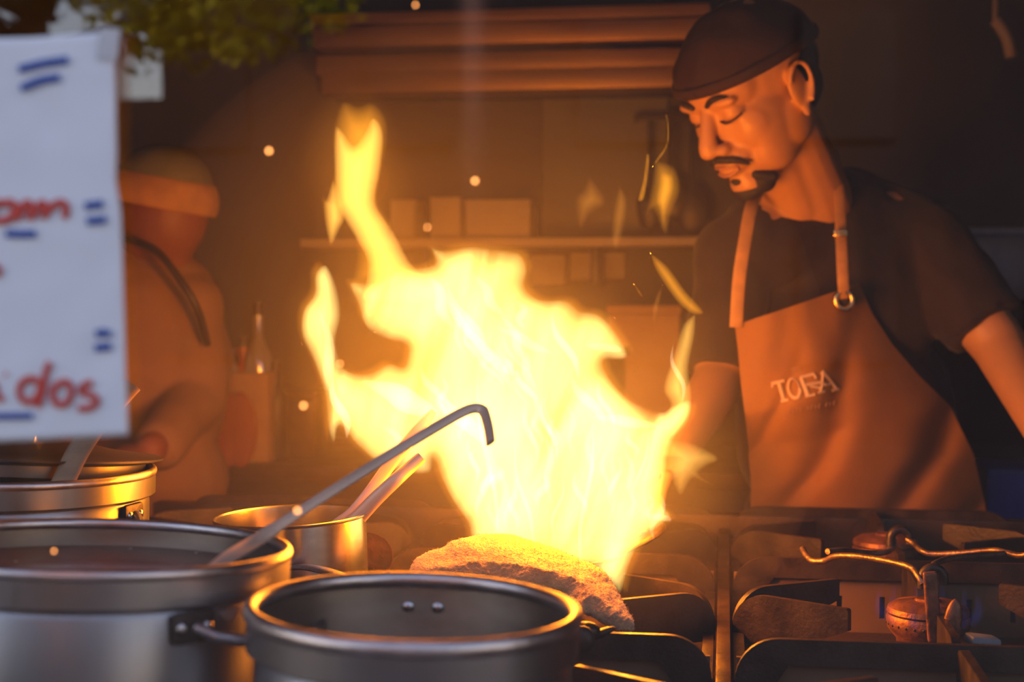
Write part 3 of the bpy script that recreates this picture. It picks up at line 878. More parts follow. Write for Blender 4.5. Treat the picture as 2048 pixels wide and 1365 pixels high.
# bright blades inside the body
blades = [((905, 590), (960, 700), 20), ((860, 560), (900, 640), 16), ((930, 640), (1010, 760), 15), ((1030, 690), (1070, 770), 12), ((1110, 640), (1150, 740), 14), ((740, 770), (860, 820), 30),
          ((670, 770), (690, 860), 16), ((640, 640), (672, 790), 14), ((880, 790), (960, 880), 20), ((1000, 660), (1090, 700), 14), ((1150, 760), (1200, 840), 14), ((1190, 835), (1300, 850), 15),
          ((960, 760), (990, 1060), 9), ((1180, 860), (1165, 1110), 9), ((1035, 900), (1060, 1080), 8), ((1000, 960), (1010, 1070), 12), ((1090, 800), (1100, 900), 7), ((1120, 960), (1110, 1060), 7),
          ((1240, 880), (1215, 1040), 6), ((1290, 870), (1270, 1010), 6), ((830, 900), (770, 860), 10), ((940, 820), (1010, 960), 8), ((1350, 700), (1362, 790), 9), ((1000, 720), (1030, 745), 14),
          ((1300, 1030), (1335, 1040), 8), ((950, 560), (1000, 620), 14), ((1180, 690), (1235, 700), 10)]
random.seed(21)
for k in range(46):
    x = random.uniform(870, 1320); y = random.uniform(620, 1060)
    if x < 940 and y > 880: continue
    if x > 1240 and y < 840: continue
    L_ = random.uniform(50, 150); a = (-1.95 if y < 800 else -1.62) + random.uniform(-.22, .22)
    blades.append(((x - math.cos(a) * L_ / 2, min(1085, y - math.sin(a) * L_ / 2)), (x + math.cos(a) * L_ / 2, max(600, y + math.sin(a) * L_ / 2)), random.uniform(4, 8)))
for i, ((x0, y0), (x1, y1), w) in enumerate(blades):
    if i < 27:
        ex, ey = (x1 - x0) * .18, (y1 - y0) * .18; x0, y0, x1, y1 = x0 - ex, y0 - ey, x1 + ex, y1 + ey; w *= 0.62
    bm = bmesh.new(); a, b = P(x0, y0, 1.57), P(x1, y1, 1.58)
    sgn = 1 if i % 2 else -1
    S = spline([a, a.lerp(b, .33) + CR * 0.005 * sgn, a.lerp(b, .7) - CR * 0.004 * sgn, b], 5); nn = len(S)
    ww = w * 1.58 / FPX
    tube(bm, S, [max(0.0002, ww * math.sin(PI * (k + .15) / (nn + .3)) ** 1.3) for k in range(nn)], 12, sx=1, sy=1.4)
    finish('flame_streak', bm, F_core, fire)
# glare and haze around the fire, imitated by a faintly glowing shell
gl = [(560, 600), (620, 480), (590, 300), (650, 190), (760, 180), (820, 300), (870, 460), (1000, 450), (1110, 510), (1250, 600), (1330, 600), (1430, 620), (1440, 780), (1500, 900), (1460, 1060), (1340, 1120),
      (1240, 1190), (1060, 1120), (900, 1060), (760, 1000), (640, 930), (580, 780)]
finish('glare_haze', inflate(gl, lambda x, y: 1.64, 0.10, 16.0, 1.3, d0=150.0), F_glow, fire, recalc=False)

FIRE_W = 1.25
for (x, y, D, e, rad) in ((1000, 820, 1.62, 9.0, 0.07), (1110, 985, 1.52, 7.0, 0.04), (880, 640, 1.62, 6.0, 0.06), (720, 360, 1.61, 1.6, 0.03), (690, 800, 1.62, 2.5, 0.04), (1280, 980, 1.60, 3.0, 0.03)):
    ld = bpy.data.lights.new('fire_light', 'POINT'); lo = bpy.data.objects.new('fire_light', ld); COL.objects.link(lo)
    ld.energy = e * FIRE_W; ld.color = (1.0, 0.24, 0.002); ld.shadow_soft_size = rad
    lo.parent = fire; lo.location = P(x, y, D) - world_loc(fire)

# flame-lit dust specks on the pane, imitated by small glowing balls
speck_mat, nt_, out_ = nodes_of('speck_glow')
e = nt_.nodes.new('ShaderNodeEmission'); e.inputs[0].default_value = (1, .36, .09, 1); e.inputs[1].default_value = 8
nt_.links.new(e.outputs[0], out_.inputs[0])
for k, (x, y, D, lab) in enumerate(((538, 302, .80, 'dust speck near the pane, made to glow, right of the paper sign, high up'), (950, 362, .80, 'dust speck near the pane, made to glow, above the middle of the fire'),
                                    (607, 812, .80, 'bright dust speck near the pane, made to glow, left of the fire'), (595, 1022, .80, 'dust speck made to glow, in front of the ladle over the small saucepan'),
                                    (831, 10, .82, 'dust speck made to glow, at the very top, above the hood'), (855, 455, .80, 'faint dust speck made to glow, between the tall tongue and the fire'),
                                    (680, 728, .82, 'dust speck made to glow, inside the left edge of the fire'), (108, 1103, .83, 'dust speck made to glow, over the red sauce pot'))):
    bm = bmesh.new(); ell(bm, (0, 0, 0), [0.0011 if k in (0, 1, 2, 3) else 0.0007] * 3, seg=10, rings=8)
    o = finish('speck', bm, speck_mat); o.location = P(x, y, D); tag(o, lab, 'speck', 'dust specks at the window, made to glow')

# ------------------------------------------------------------------ smoke in the kitchen, also standing in for glare around the fire
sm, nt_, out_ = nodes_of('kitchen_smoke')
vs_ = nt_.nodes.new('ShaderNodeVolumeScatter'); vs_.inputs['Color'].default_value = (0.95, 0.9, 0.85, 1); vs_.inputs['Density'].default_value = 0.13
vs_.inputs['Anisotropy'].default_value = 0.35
nt_.links.new(vs_.outputs[0], out_.inputs['Volume'])
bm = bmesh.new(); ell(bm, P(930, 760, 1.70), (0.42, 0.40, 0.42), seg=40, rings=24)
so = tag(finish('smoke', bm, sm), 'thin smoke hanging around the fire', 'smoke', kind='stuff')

exec_after = []
# ------------------------------------------------------------------ the cook
HF = C2W((-0.695, -0.483, -0.53)); HU = C2W((-0.434, -0.302, 0.848)); HS = C2W((0.57, -0.82, 0.0))
HC = P(1511, 197, 2.16)
HM = Matrix((HF, HS, HU)).transposed()
HSC = 1.08


def H(a, b, c): return HC + (HF * a + HS * b + HU * c) * HSC


def hell(bm, c, r, seg=24, rings=16, rot=None):
    M3 = HM if rot is None else HM @ rot
    ell(bm, H(*c), [q * HSC for q in r], M3, seg, rings)


cook = thing('person', 'cook in dark cap, black t-shirt and rust apron looking down at the fire', 'person', (P(1700, 1000, 2.36).x, P(1700, 1000, 2.36).y, 0))
bm = bmesh.new()
hell(bm, (-0.012, 0, 0.048), (0.098, 0.077, 0.088)); hell(bm, (0.032, 0, -0.005), (0.060, 0.060, 0.085)); hell(bm, (0.030, 0, -0.055), (0.056, 0.054, 0.050))
hell(bm, (0.070, 0, -0.090), (0.026, 0.028, 0.022)); hell(bm, (0.048, 0.0, 0.045), (0.048, 0.062, 0.045))
for s in (-1, 1):
    hell(bm, (0.050, s * 0.036, -0.012), (0.034, 0.028, 0.036)); hell(bm, (0.083, s * 0.028, 0.036), (0.014, 0.026, 0.009))
    hell(bm, (0.074, s * 0.032, 0.017), (0.017, 0.016, 0.013)); hell(bm, (0.101, s * 0.0145, -0.026), (0.013, 0.008, 0.009))
    hell(bm, (0.030, s * 0.040, -0.050), (0.042, 0.022, 0.042)); hell(bm, (0.0, s * 0.050, -0.030), (0.040, 0.022, 0.045)); hell(bm, (0.024, s * 0.047, -0.020), (0.050, 0.020, 0.052))
    # ear: bowl, helix, lobe
    hell(bm, (-0.004, s * 0.0795, 0.005), (0.019, 0.0055, 0.031)); hell(bm, (0.004, s * 0.079, -0.002), (0.009, 0.006, 0.012))
    ring = [H(-0.004 + 0.019 * math.cos(q) - 0.006 * math.sin(q), s * (0.084 + 0.006 * math.sin(q * .5)), 0.008 + 0.030 * math.sin(q)) for q in [math.radians(20 + 20 * k) for k in range(12)]]
    tube(bm, ring, [0.0042 * HSC] * len(ring), 8)
    hell(bm, (-0.002, s * 0.081, -0.027), (0.008, 0.005, 0.011))
hell(bm, (0.078, 0, -0.046), (0.026, 0.032, 0.024))
capsule(bm, H(0.088, 0, 0.028), H(0.114, 0, -0.016), 0.0095, 0.0140); hell(bm, (0.114, 0, -0.021), (0.014, 0.014, 0.011))
hell(bm, (0.096, 0, -0.0505), (0.012, 0.022, 0.0055)); hell(bm, (0.093, 0, -0.062), (0.0125, 0.019, 0.0065)); hell(bm, (0.078, 0, -0.076), (0.016, 0.02, 0.010))
nb = P(1625, 400, 2.27)
capsule(bm, H(-0.025, 0, -0.035), nb, 0.056, 0.062); capsule(bm, H(0.005, 0, -0.055), P(1590, 400, 2.25), 0.040, 0.050)
# torso, arms, legs
shR, elR, wrR = P(1468, 505, 2.28), P(1436, 765, 2.20), P(1340, 925, 1.96)
shL, elL, wrL = P(1845, 490, 2.32), P(2005, 700, 2.22), P(2110, 900, 2.02)
ell(bm, P(1640, 580, 2.34), (0.16, 0.105, 0.20), Matrix.Rotation(-.1, 3, 'Y')); ell(bm, P(1690, 850, 2.37), (0.155, 0.11, 0.20)); ell(bm, P(1715, 1080, 2.40), (0.165, 0.12, 0.15))
capsule(bm, P(1530, 470, 2.27), P(1790, 455, 2.34), 0.065, 0.065)
capsule(bm, shR, elR, 0.048, 0.038); capsule(bm, elR, wrR, 0.040, 0.026)
capsule(bm, shL, elL, 0.054, 0.042); capsule(bm, elL, wrL, 0.043, 0.027)
for s, x in ((-1, 1640), (1, 1790)):
    hp_ = P(x, 1150, 2.40); kn = Vector((hp_.x - .01, hp_.y - 0.03, 0.48)); an = Vector((hp_.x, hp_.y + .03, 0.09))
    capsule(bm, hp_, kn, 0.082, 0.056); capsule(bm, kn, an, 0.055, 0.036); capsule(bm, an, an + Vector((-0.03, -0.13, -0.045)), 0.038, 0.030)


def hand(bm, w, d, n, side_, curl, s=1.0):
    """palm from wrist w along d, back of the hand towards n; five separate fingers bending away from n"""
    d = d.normalized(); n = (n - d * n.dot(d)).normalized(); x = d.cross(n) * side_
    pal = w + d * 0.045 * s
    M3 = Matrix((x, d, n)).transposed()
    ell(bm, pal, (0.041 * s, 0.050 * s, 0.015 * s), M3)
    for i, (off, L) in enumerate(((-0.030, 0.062), (-0.010, 0.074), (0.010, 0.080), (0.030, 0.072))):
        p = w + d * (0.086 - abs(off) * .15) * s + x * off * s; dd = d.copy(); r_ = 0.0092 * s
        seg = [0.42, 0.32, 0.26]
        for j, f in enumerate(seg):
            ang = curl * (0.7 + 0.12 * i) * (1.0 if j else .7)
            dd = (dd * math.cos(ang) - n * math.sin(ang)).normalized(); n2 = n
            q = p + dd * L * s * f
            capsule(bm, p, q, r_, r_ * 0.9, 10); p = q; r_ *= 0.9
    p = w + d * 0.022 * s + x * 0.034 * s; dd = (x * .75 + d * .6 - n * .3).normalized(); r_ = 0.011 * s
    for f in (0.036, 0.030, 0.024):
        q = p + dd * f * s; capsule(bm, p, q, r_, r_ * .88, 10); p = q; r_ *= .88; dd = (dd + d * .45 - n * .45).normalized()


hand(bm, wrR, (hand_pt - wrR) + Vector((0, 0, 0.006)), Vector((-.2, -.2, 1)), 1, 0.95)
hand(bm, wrL, Vector((0.2, -0.5, -0.6)), Vector((.4, -.3, .5)), -1, 0.35)
remeshed('body', bm, M_skin, cook, 0.0028, 13, 0.5)

# face details
for s in (-1, 1):
    bm = bmesh.new()
    pts = spline([H(0.098, s * 0.012, 0.036), H(0.0985, s * 0.024, 0.0435), H(0.092, s * 0.038, 0.0445), H(0.079, s * 0.050, 0.037)], 5)
    tube(bm, pts, [0.0025, .0035, .0040, .0042, .0042, .0042, .0042, .004, .0038, .0036, .003, .0028, .0024, .002, .0015, .001], 8, sx=1, sy=1)
    finish('eyebrow', bm, M_hair, cook)
    bm = bmesh.new()
    pts = spline([H(0.090, s * 0.018, 0.010), H(0.0925, s * 0.030, 0.0075), H(0.088, s * 0.041, 0.009), H(0.078, s * 0.051, 0.014)], 5)
    tube(bm, pts, 0.0017, 8); finish('eyelashes', bm, M_hair, cook)
bm = bmesh.new()
for s in (-1, 1):
    pts = spline([H(0.107, s * 0.001, -0.038), H(0.105, s * 0.014, -0.040), H(0.097, s * 0.026, -0.046), H(0.086, s * 0.034, -0.058)], 5)
    tube(bm, pts, [0.0055, .0058, .006, .006, .006, .006, .006, .0058, .0056, .0052, .005, .0046, .004, .0035, .003, .002], 10)
remeshed('moustache', bm, M_hair, cook, 0.0012, 3)
bm = bmesh.new()
tube(bm, spline([H(0.104, -0.014, -0.0515), H(0.1085, 0, -0.0495), H(0.104, 0.014, -0.0515), H(0.096, 0.022, -0.0545)], 5), .0024, 8)
tube(bm, spline([H(0.100, -0.016, -0.062), H(0.1055, 0, -0.0635), H(0.101, 0.014, -0.062), H(0.095, 0.020, -0.058)], 5), .0030, 8)
remeshed('lips', bm, M_lip, cook, 0.0011, 4)
bm = bmesh.new()
hell(bm, (0.074, 0, -0.100), (0.024, 0.026, 0.015)); hell(bm, (0.088, 0, -0.080), (0.009, 0.011, 0.007)); hell(bm, (0.062, 0.022, -0.092), (0.02, 0.014, 0.020)); hell(bm, (0.062, -0.022, -0.092), (0.02, 0.014, 0.020))
for s in (-1, 1): capsule(bm, H(0.078, s * .026, -0.078), H(0.060, s * 0.036, -0.092), .006, .009)
remeshed('goatee', bm, M_hair, cook, 0.0016, 3)
# hair under the cap and sideburn
bm = bmesh.new(); hell(bm, (-0.035, 0, 0.028), (0.081, 0.0755, 0.062)); hell(bm, (-0.055, 0, -0.01), (0.05, 0.062, 0.05))
remeshed('hair', bm, M_hair, cook, 0.003, 3)
# cap: a soft skull cap pulled over the head
bm = bmesh.new(); bmesh.ops.create_uvsphere(bm, u_segments=56, v_segments=36, radius=1.0)
kill = []
for v in bm.verts:
    a, b, c = v.co
    lim = 0.14 + 0.02 * a - 0.10 * max(0, -a)
    if c < lim: kill.append(v)
bmesh.ops.delete(bm, geom=kill, context='VERTS')
for v in bm.verts:
    a, b, c = v.co
    k = 1 + 0.04 * noise.noise(Vector((a * 3, b * 3, c * 3))) + 0.02 * noise.noise(Vector((a * 8, b * 8, c * 8)))
    v.co = H(-0.010 + a * 0.114 * k, b * 0.091 * k, 0.034 + c * 0.102 * k)
ret = bmesh.ops.solidify(bm, geom=bm.faces[:], thickness=0.004)
co_ = finish('cap', bm, M_cap, cook)
bm = bmesh.new()
n_ = 60; pts = []
for k in range(n_):
    q = 2 * PI * k / n_; c = 0.15; rr_ = math.sqrt(1 - c * c)
    pts.append(H(-0.010 + math.cos(q) * 0.115 * rr_, math.sin(q) * 0.092 * rr_, 0.034 + 0.102 * (c + 0.02 * math.cos(q) - 0.10 * max(0, -math.cos(q))) + 0.008))
tube(bm, pts, 0.0085, 10, closed=True, sx=.45, sy=1.0, up=HU)
finish('cap_band', bm, M_cap, co_)

# t-shirt
bm = bmesh.new()
ell(bm, P(1645, 600, 2.345), (0.185, 0.125, 0.215), Matrix.Rotation(-.1, 3, 'Y')); ell(bm, P(1690, 850, 2.375), (0.180, 0.128, 0.21)); ell(bm, P(1715, 1060, 2.40), (0.19, 0.135, 0.15))
capsule(bm, P(1530, 485, 2.275), P(1800, 480, 2.34), 0.078, 0.080); capsule(bm, P(1700, 400, 2.36), P(1820, 460, 2.34), 0.055, 0.07)
capsule(bm, P(1545, 470, 2.29), P(1600, 430, 2.36), 0.060, 0.06)


def sleeve(bm, a, b, ra, rb, t_end):
    d = b - a; e_ = a + d * t_end
    pts = [a - d.normalized() * ra * .8, a - d.normalized() * ra * .5, a] + [a + d * t_end * k / 6 for k in range(1, 7)]
    rs = [ra * .55, ra * .85, ra] + [ra + (rb - ra) * k / 6 for k in range(1, 7)]
    tube(bm, pts, rs, 24)


sleeve(bm, shR, elR, 0.064, 0.054, 0.93); sleeve(bm, shL, elL, 0.074, 0.066, 0.80)
ts = remeshed('t_shirt', bm, M_tee, cook, 0.006, 8, 0.5)
nrm = [v.normal.copy() for v in ts.data.vertices]
for v in ts.data.vertices:
    c = v.co.copy()
    v.co += nrm[v.index] * (0.006 * noise.noise(Vector((c.x * 9 + c.z * 6, c.y * 7, c.z * 14))) + 0.003 * noise.noise(c * 30))
bm = bmesh.new(); hp_ = P(1715, 1150, 2.40)
ell(bm, hp_ + Vector((0, 0, 0.02)), (0.19, 0.14, 0.13))
for x in (1640, 1790):
    h2 = P(x, 1150, 2.40); kn = Vector((h2.x - .01, h2.y - 0.03, 0.48)); an = Vector((h2.x, h2.y + .03, 0.09))
    capsule(bm, h2, kn, 0.098, 0.074); capsule(bm, kn, an, 0.073, 0.058)
remeshed('trousers', bm, M_jeans, cook, 0.008, 5)
for x in (1640, 1790):
    h2 = P(x, 1150, 2.40); bm = bmesh.new(); q = Vector((h2.x - .015, h2.y - 0.05, 0.045)); ell(bm, q, (0.052, 0.135, 0.045)); box(bm, q + Vector((0, 0, -.03)), (0.09, 0.26, 0.025), bev=.01)
    remeshed('shoe', bm, M_black, cook, 0.005, 4)

# apron: left edge, right edge and how far they stand, from the bib down
rows = [(0.00, (1470, 652, 2.145), (1716, 568, 2.20)), (0.10, (1476, 700, 2.14), (1742, 628, 2.21)), (0.22, (1482, 760, 2.135), (1782, 690, 2.22)), (0.36, (1490, 830, 2.135), (1835, 752, 2.24)),
        (0.50, (1498, 900, 2.17), (1900, 815, 2.27)), (0.65, (1502, 975, 2.18), (1945, 910, 2.30)), (0.82, (1500, 1060, 2.20), (1968, 1010, 2.32)), (1.0, (1490, 1160, 2.23), (1985, 1130, 2.33)),
        (1.3, (1470, 1320, 2.25), (2005, 1300, 2.34)), (1.7, (1460, 1520, 2.26), (2010, 1510, 2.35))]


def apr(u, v):
    i = 0
    while i < len(rows) - 2 and rows[i + 1][0] < v: i += 1
    t_ = (v - rows[i][0]) / (rows[i + 1][0] - rows[i][0])
    t_ = t_ * t_ * (3 - 2 * t_) * .3 + t_ * .7
    A = Vector(rows[i][1]).lerp(Vector(rows[i + 1][1]), t_); B = Vector(rows[i][2]).lerp(Vector(rows[i + 1][2]), t_)
    q = A.lerp(B, u)
    bul = 0.062 * math.sin(PI * u) * (0.55 + 0.45 * min(1, v * 2.2))
    D = q.z - bul
    # folds running from upper right to lower left
    f = 0.0
    for (k0, k1, w_, am) in ((0.55, 0.35, 0.05, 0.016), (0.30, 0.62, 0.045, 0.018), (0.72, 0.72, 0.05, 0.022), (0.86, 0.92, 0.05, 0.022), (0.12, 0.42, 0.03, 0.010), (0.95, 0.55, .04, .012)):
        dx = (u - k0); dy = (v - k1); along = dx * 0.78 - dy * 0.62; acr = dx * 0.62 + dy * 0.78
        f += am * math.exp(-(acr / w_) ** 2) * math.exp(-(along / 0.30) ** 2)
    f += 0.006 * noise.noise(Vector((u * 5 + v * 3, v * 5, 0.3)))
    return q.x, q.y, D + f


def PA(u, v, off=0.0):
    x, y, D = apr(u, v); return P(x, y, D - off)


bm = bmesh.new(); NU, NV = 70, 110; G = []
for j in range(NV + 1):
    G.append([bm.verts.new(PA(i / NU, 1.7 * j / NV)) for i in range(NU + 1)])
for j in range(NV):
    for i in range(NU): bm.faces.new((G[j][i], G[j][i + 1], G[j + 1][i + 1], G[j + 1][i]))
bmesh.ops.recalc_face_normals(bm, faces=bm.faces)
bmesh.ops.solidify(bm, geom=bm.faces[:], thickness=0.0025)
ap = finish('apron', bm, M_apron, cook, sharp=60)
# stitched hem along the bib
bm = bmesh.new(); tube(bm, [PA(u / 30, 0.004, 0.001) for u in range(31)], 0.0016, 6); tube(bm, [PA(0.995, v / 40, 0.001) for v in range(41)], 0.0016, 6); finish('hem', bm, M_apron, ap)
# straps
bm = bmesh.new(); tube(bm, spline([P(1472, 655, 2.135), P(1478, 560, 2.13), P(1490, 480, 2.14), P(1504, 410, 2.17), P(1530, 360, 2.26)], 6), 0.0095, 10, sx=1, sy=.2, up=CF); finish('neck_strap', bm, M_strap, ap)
bm = bmesh.new(); tube(bm, spline([P(1689, 600, 2.165), P(1686, 560, 2.15), P(1682, 470, 2.17), P(1678, 380, 2.21), P(1670, 310, 2.27), P(1655, 290, 2.33)], 6), 0.0085, 10, sx=1, sy=.2, up=CF); finish('neck_strap', bm, M_strap, ap)
bm = bmesh.new(); box(bm, P(1681, 467, 2.158), (0.020, 0.006, 0.010), bev=.002); finish('strap_buckle', bm, M_brass, ap)
bm = bmesh.new(); c = P(1688, 601, 2.158); n_ = -CF
tube(bm, [c + CR * 0.0125 * math.cos(2 * PI * k / 32) + CU * 0.0135 * math.sin(2 * PI * k / 32) for k in range(32)], 0.0042, 10, closed=True, up=CF); finish('eyelet', bm, M_brass, ap)
bm = bmesh.new(); ell(bm, P(1688, 601, 2.164), (0.0095, 0.002, 0.0105), Matrix.Rotation(YAW, 3, 'Z')); finish('eyelet_hole', bm, M_tee, ap)


# printed lettering on the bib, drawn as strokes between (u, v) of a small slanted frame
LU = [(u / 120, 0.02 + v / 160 * 0.5) for v in range(161) for u in range(121)]
LA = np.array([apr(u, v)[:2] for u, v in LU])


def LP(x, y):      # the spot (u, v) of the apron that shows at photo pixel (x, y)
    d = (LA[:, 0] - x) ** 2 + (LA[:, 1] - y) ** 2
    k = np.argsort(d)[:4]; w = 1 / (d[k] + 0.05); w /= w.sum()
    return sum(LU[i][0] * q for i, q in zip(k, w)), sum(LU[i][1] * q for i, q in zip(k, w))


def stroke(bm, pts, w, off=0.0055):
    P3 = []
    for x, y in pts:
        u, v = LP(x, y); P3.append(PA(u, v, off))
    tube(bm, P3, w, 8, sx=1, sy=0.3, up=CF)


S_ = FPX / 2.13
letters = {
    'letter_t': [([(1543, 768), (1569, 762)], 2.6), ([(1544, 769), (1545, 776)], 1.6), ([(1558, 766), (1568, 801)], 3.2), ([(1562, 803), (1576, 800)], 2.2)],
    'letter_o': [([(1588 + 12 * math.cos(q) + 2.5 * math.sin(q), 777 + 20 * math.sin(q)) for q in [2 * PI * k / 16 for k in range(17)]], 3.0)],
    'letter_f': [([(1602, 756), (1616, 792)], 3.4), ([(1600, 756), (1627, 748), (1632, 757)], 2.6), ([(1611, 794), (1630, 789)], 2.2), ([(1613, 770), (1640, 765), (1652, 770)], 2.6), ([(1620, 773), (1645, 777)], 2.0)],
    'letter_a': [([(1644, 744), (1672, 780)], 4.0), ([(1646, 746), (1644, 770), (1640, 784)], 1.8), ([(1636, 786), (1650, 783)], 2.0), ([(1664, 782), (1678, 778)], 2.4), ([(1643, 772), (1662, 768)], 1.6)],
}
for nm, st in letters.items():
    bm = bmesh.new()
    for pl, w in st: stroke(bm, pl, w * 1.15 / S_)
    finish(nm, bm, M_print, ap)
bm = bmesh.new(); stroke(bm, [(1582, 739), (1600, 734)], 1.4 / S_); stroke(bm, [(1584, 744), (1601, 739)], 1.2 / S_); finish('small_print', bm, M_strap, ap)
bm = bmesh.new(); xk = 1578
for k in range(13):
    if k in (4, 9): xk += 7; continue
    yk = 828 - (xk - 1578) * 0.19
    stroke(bm, [(xk, yk), (xk + 1, yk - 8)], 1.2 / S_); stroke(bm, [(xk, yk - (4 if k % 2 else 8)), (xk + 4.5, yk - (5 if k % 2 else 9))], 1.0 / S_); xk += 7.5
finish('small_print', bm, M_strap, ap)

# ------------------------------------------------------------------ second worker in the back left
t = thing('person', 'worker in olive cap and tan sweatshirt standing behind the paper sign', 'person', (P(230, 900, 2.75).x, P(230, 900, 2.75).y, 0))
q = 2.72
bm = bmesh.new()
ell(bm, P(325, 420, q), (0.088, 0.075, 0.112), Matrix.Rotation(.1, 3, 'Y')); ell(bm, P(300, 470, q), (0.06, 0.055, 0.06)); ell(bm, P(246, 450, q), (0.018, 0.014, 0.02))
capsule(bm, P(335, 450, q), P(315, 560, q + .03), .055, .06); ell(bm, P(395, 430, q), (0.012, .02, .03))
ell(bm, P(255, 740, q + .05), (0.17, 0.12, 0.24)); ell(bm, P(250, 1010, q + .05), (0.165, 0.12, 0.17))
capsule(bm, P(370, 620, q), P(388, 830, q - .02), .048, .04); capsule(bm, P(388, 830, q - .02), P(300, 900, q - .25), .04, .027)
capsule(bm, P(150, 620, q), P(95, 840, q), .048, .04); capsule(bm, P(95, 840, q), P(130, 930, q - .22), .04, .027)
hand(bm, P(300, 900, q - .25), C2W((-.7, -.5, -.2)), C2W((0, -.2, 1)), 1, .5); hand(bm, P(130, 930, q - .22), C2W((.4, -.8, -.1)), C2W((0, 0, 1)), -1, .5)
for x in (190, 310):
    h2 = P(x, 1100, q + .05); kn = Vector((h2.x, h2.y - .02, .48)); an = Vector((h2.x, h2.y, .09)); capsule(bm, h2, kn, .08, .055); capsule(bm, kn, an, .055, .036); capsule(bm, an, an + Vector((-.05, -.12, -.045)), .036, .03)
remeshed('body', bm, M_red, t, 0.006, 5); bpy.data.objects[t.name]
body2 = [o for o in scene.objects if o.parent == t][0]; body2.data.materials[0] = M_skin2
bm = bmesh.new(); M2 = Matrix.Rotation(-YAW - .1, 3, 'Y')
ell(bm, P(325, 372, q), (0.096, 0.082, 0.078)); box(bm, P(235, 395, q - .01), (0.09, 0.12, 0.008), Matrix.Rotation(.15, 3, 'Y'), .003)
cp2 = remeshed('cap', bm, M_olive, t, 0.005, 4)
bm = bmesh.new(); tube(bm, [P(325, 385, q) + Vector((0.097 * math.cos(a), 0.083 * math.sin(a), -0.018 * math.cos(a))) for a in [2 * PI * k / 40 for k in range(40)]], 0.030, 12, closed=True, sx=.3, sy=1); finish('cap_band', bm, M_capband, cp2)
bm = bmesh.new()
ell(bm, P(265, 740, q + .05), (0.195, 0.145, 0.25)); capsule(bm, P(180, 590, q + .04), P(345, 590, q + .04), .08, .08); capsule(bm, P(380, 620, q), P(392, 800, q - .02), .066, .06); capsule(bm, P(392, 800, q - .02), P(320, 885, q - .2), .058, .045)
capsule(bm, P(150, 620, q), P(95, 840, q), .066, .055); capsule(bm, P(95, 840, q), P(125, 915, q - .18), .054, .04); ell(bm, P(262, 960, q + .05), (0.19, 0.14, 0.14))
sw = remeshed('sweatshirt', bm, M_tan, t, 0.007, 6)
nrm = [v.normal.copy() for v in sw.data.vertices]
for v in sw.data.vertices: v.co += nrm[v.index] * (0.008 * noise.noise(Vector((v.co.x * 7 + v.co.z * 5, v.co.y * 7, v.co.z * 10))))
bm = bmesh.new(); tube(bm, spline([P(250, 478, q - .11), P(310, 500, q - .13), P(360, 560, q - .14), P(395, 620, q - .13), P(415, 690, q - .09)], 6), .007, 10); finish('cord', bm, M_black, sw)
bm = bmesh.new()
for x in (190, 310):
    h2 = P(x, 1100, q + .05); kn = Vector((h2.x, h2.y - .02, .48)); an = Vector((h2.x, h2.y, .09)); capsule(bm, h2, kn, .096, .072); capsule(bm, kn, an, .072, .058)
remeshed('trousers', bm, M_jeans, t, 0.008, 5)
for x in (190, 310):
    h2 = P(x, 1100, q + .05); bm = bmesh.new(); ell(bm, Vector((h2.x - .02, h2.y - .05, .045)), (.05, .13, .045)); finish('shoe', bm, M_black, t)

# ------------------------------------------------------------------ back of the kitchen
YB = 3.28
t = thing('extractor_hood', 'long extractor hood with two glowing metal slats, high on the back wall', 'hood', PY(980, 180, 3.2))


def bar(bm, x0, y0, x1, y1, D, dep=0.12):
    """a level box whose front face covers a pixel rectangle at depth Y=D"""
    a, b = PY(x0, y0, D), PY(x1, y1, D)
    box(bm, ((a.x + b.x) / 2, D + dep / 2, (a.z + b.z) / 2), (abs(b.x - a.x), dep, abs(a.z - b.z)), bev=min(0.004, abs(a.z - b.z) * .2))


for args, nm, mt in (((620, 28, 1420, 38, 2.95), 'slat', M_hood), ((624, 48, 1420, 76, 2.95), 'slat', M_hood), ((632, 112, 1420, 132, 2.98), 'slat', M_hood), ((642, 143, 1420, 172, 2.98), 'slat', M_hood), ((630, -60, 1440, 168, 3.05), 'hood_box', M_gap)):
    bm = bmesh.new(); bar(bm, *args, 0.10 if nm == 'slat' else 0.20)
    finish(nm, bm, mt, t)

bm = bmesh.new(); bar(bm, 1085, 195, 1335, 470, 3.26, 0.03); o = tag(finish('wall_panel', bm, M_panel), 'plain grey brown panel on the back wall left of the cook', 'panel')
recentre(o, PY(1210, 470, 3.26))
t = thing('wall_shelf', 'long shelf across the back wall behind the fire', 'shelf', PY(1000, 480, 3.1))
bm = bmesh.new(); bar(bm, 600, 478, 1450, 492, 3.05, 0.22); finish('board', bm, M_pale, t)
for x in (840, 1180):
    bm = bmesh.new(); bar(bm, x, 492, x + 18, 570, 3.1, 0.15); finish('shelf_bracket', bm, M_black, t)
for (x0, y0, x1, y1, lab, mt) in ((780, 400, 830, 470, 'pale carton standing on the back shelf right of the tall flame', M_poster), (860, 395, 920, 478, 'light cardboard box on the back shelf with small marks', M_pale),
                                  (930, 400, 1060, 476, 'wide pale grey tub on the back shelf above the fire', M_pale), (1060, 510, 1130, 570, 'grey paper notice pinned below the shelf', M_poster),
                                  (1140, 505, 1250, 560, 'larger grey notice under the shelf right of the fire', M_poster)):
    a = PY((x0 + x1) / 2, y1, 3.10); bm = bmesh.new()
    onshelf = y1 < 490
    bar(bm, x0, y0, x1, y1 if not onshelf else 479, 3.10 if onshelf else 3.27, 0.12 if onshelf else 0.012)
    o = tag(finish('storage_box' if onshelf else 'notice', bm, mt), lab, 'box' if onshelf else 'notice'); recentre(o, a)
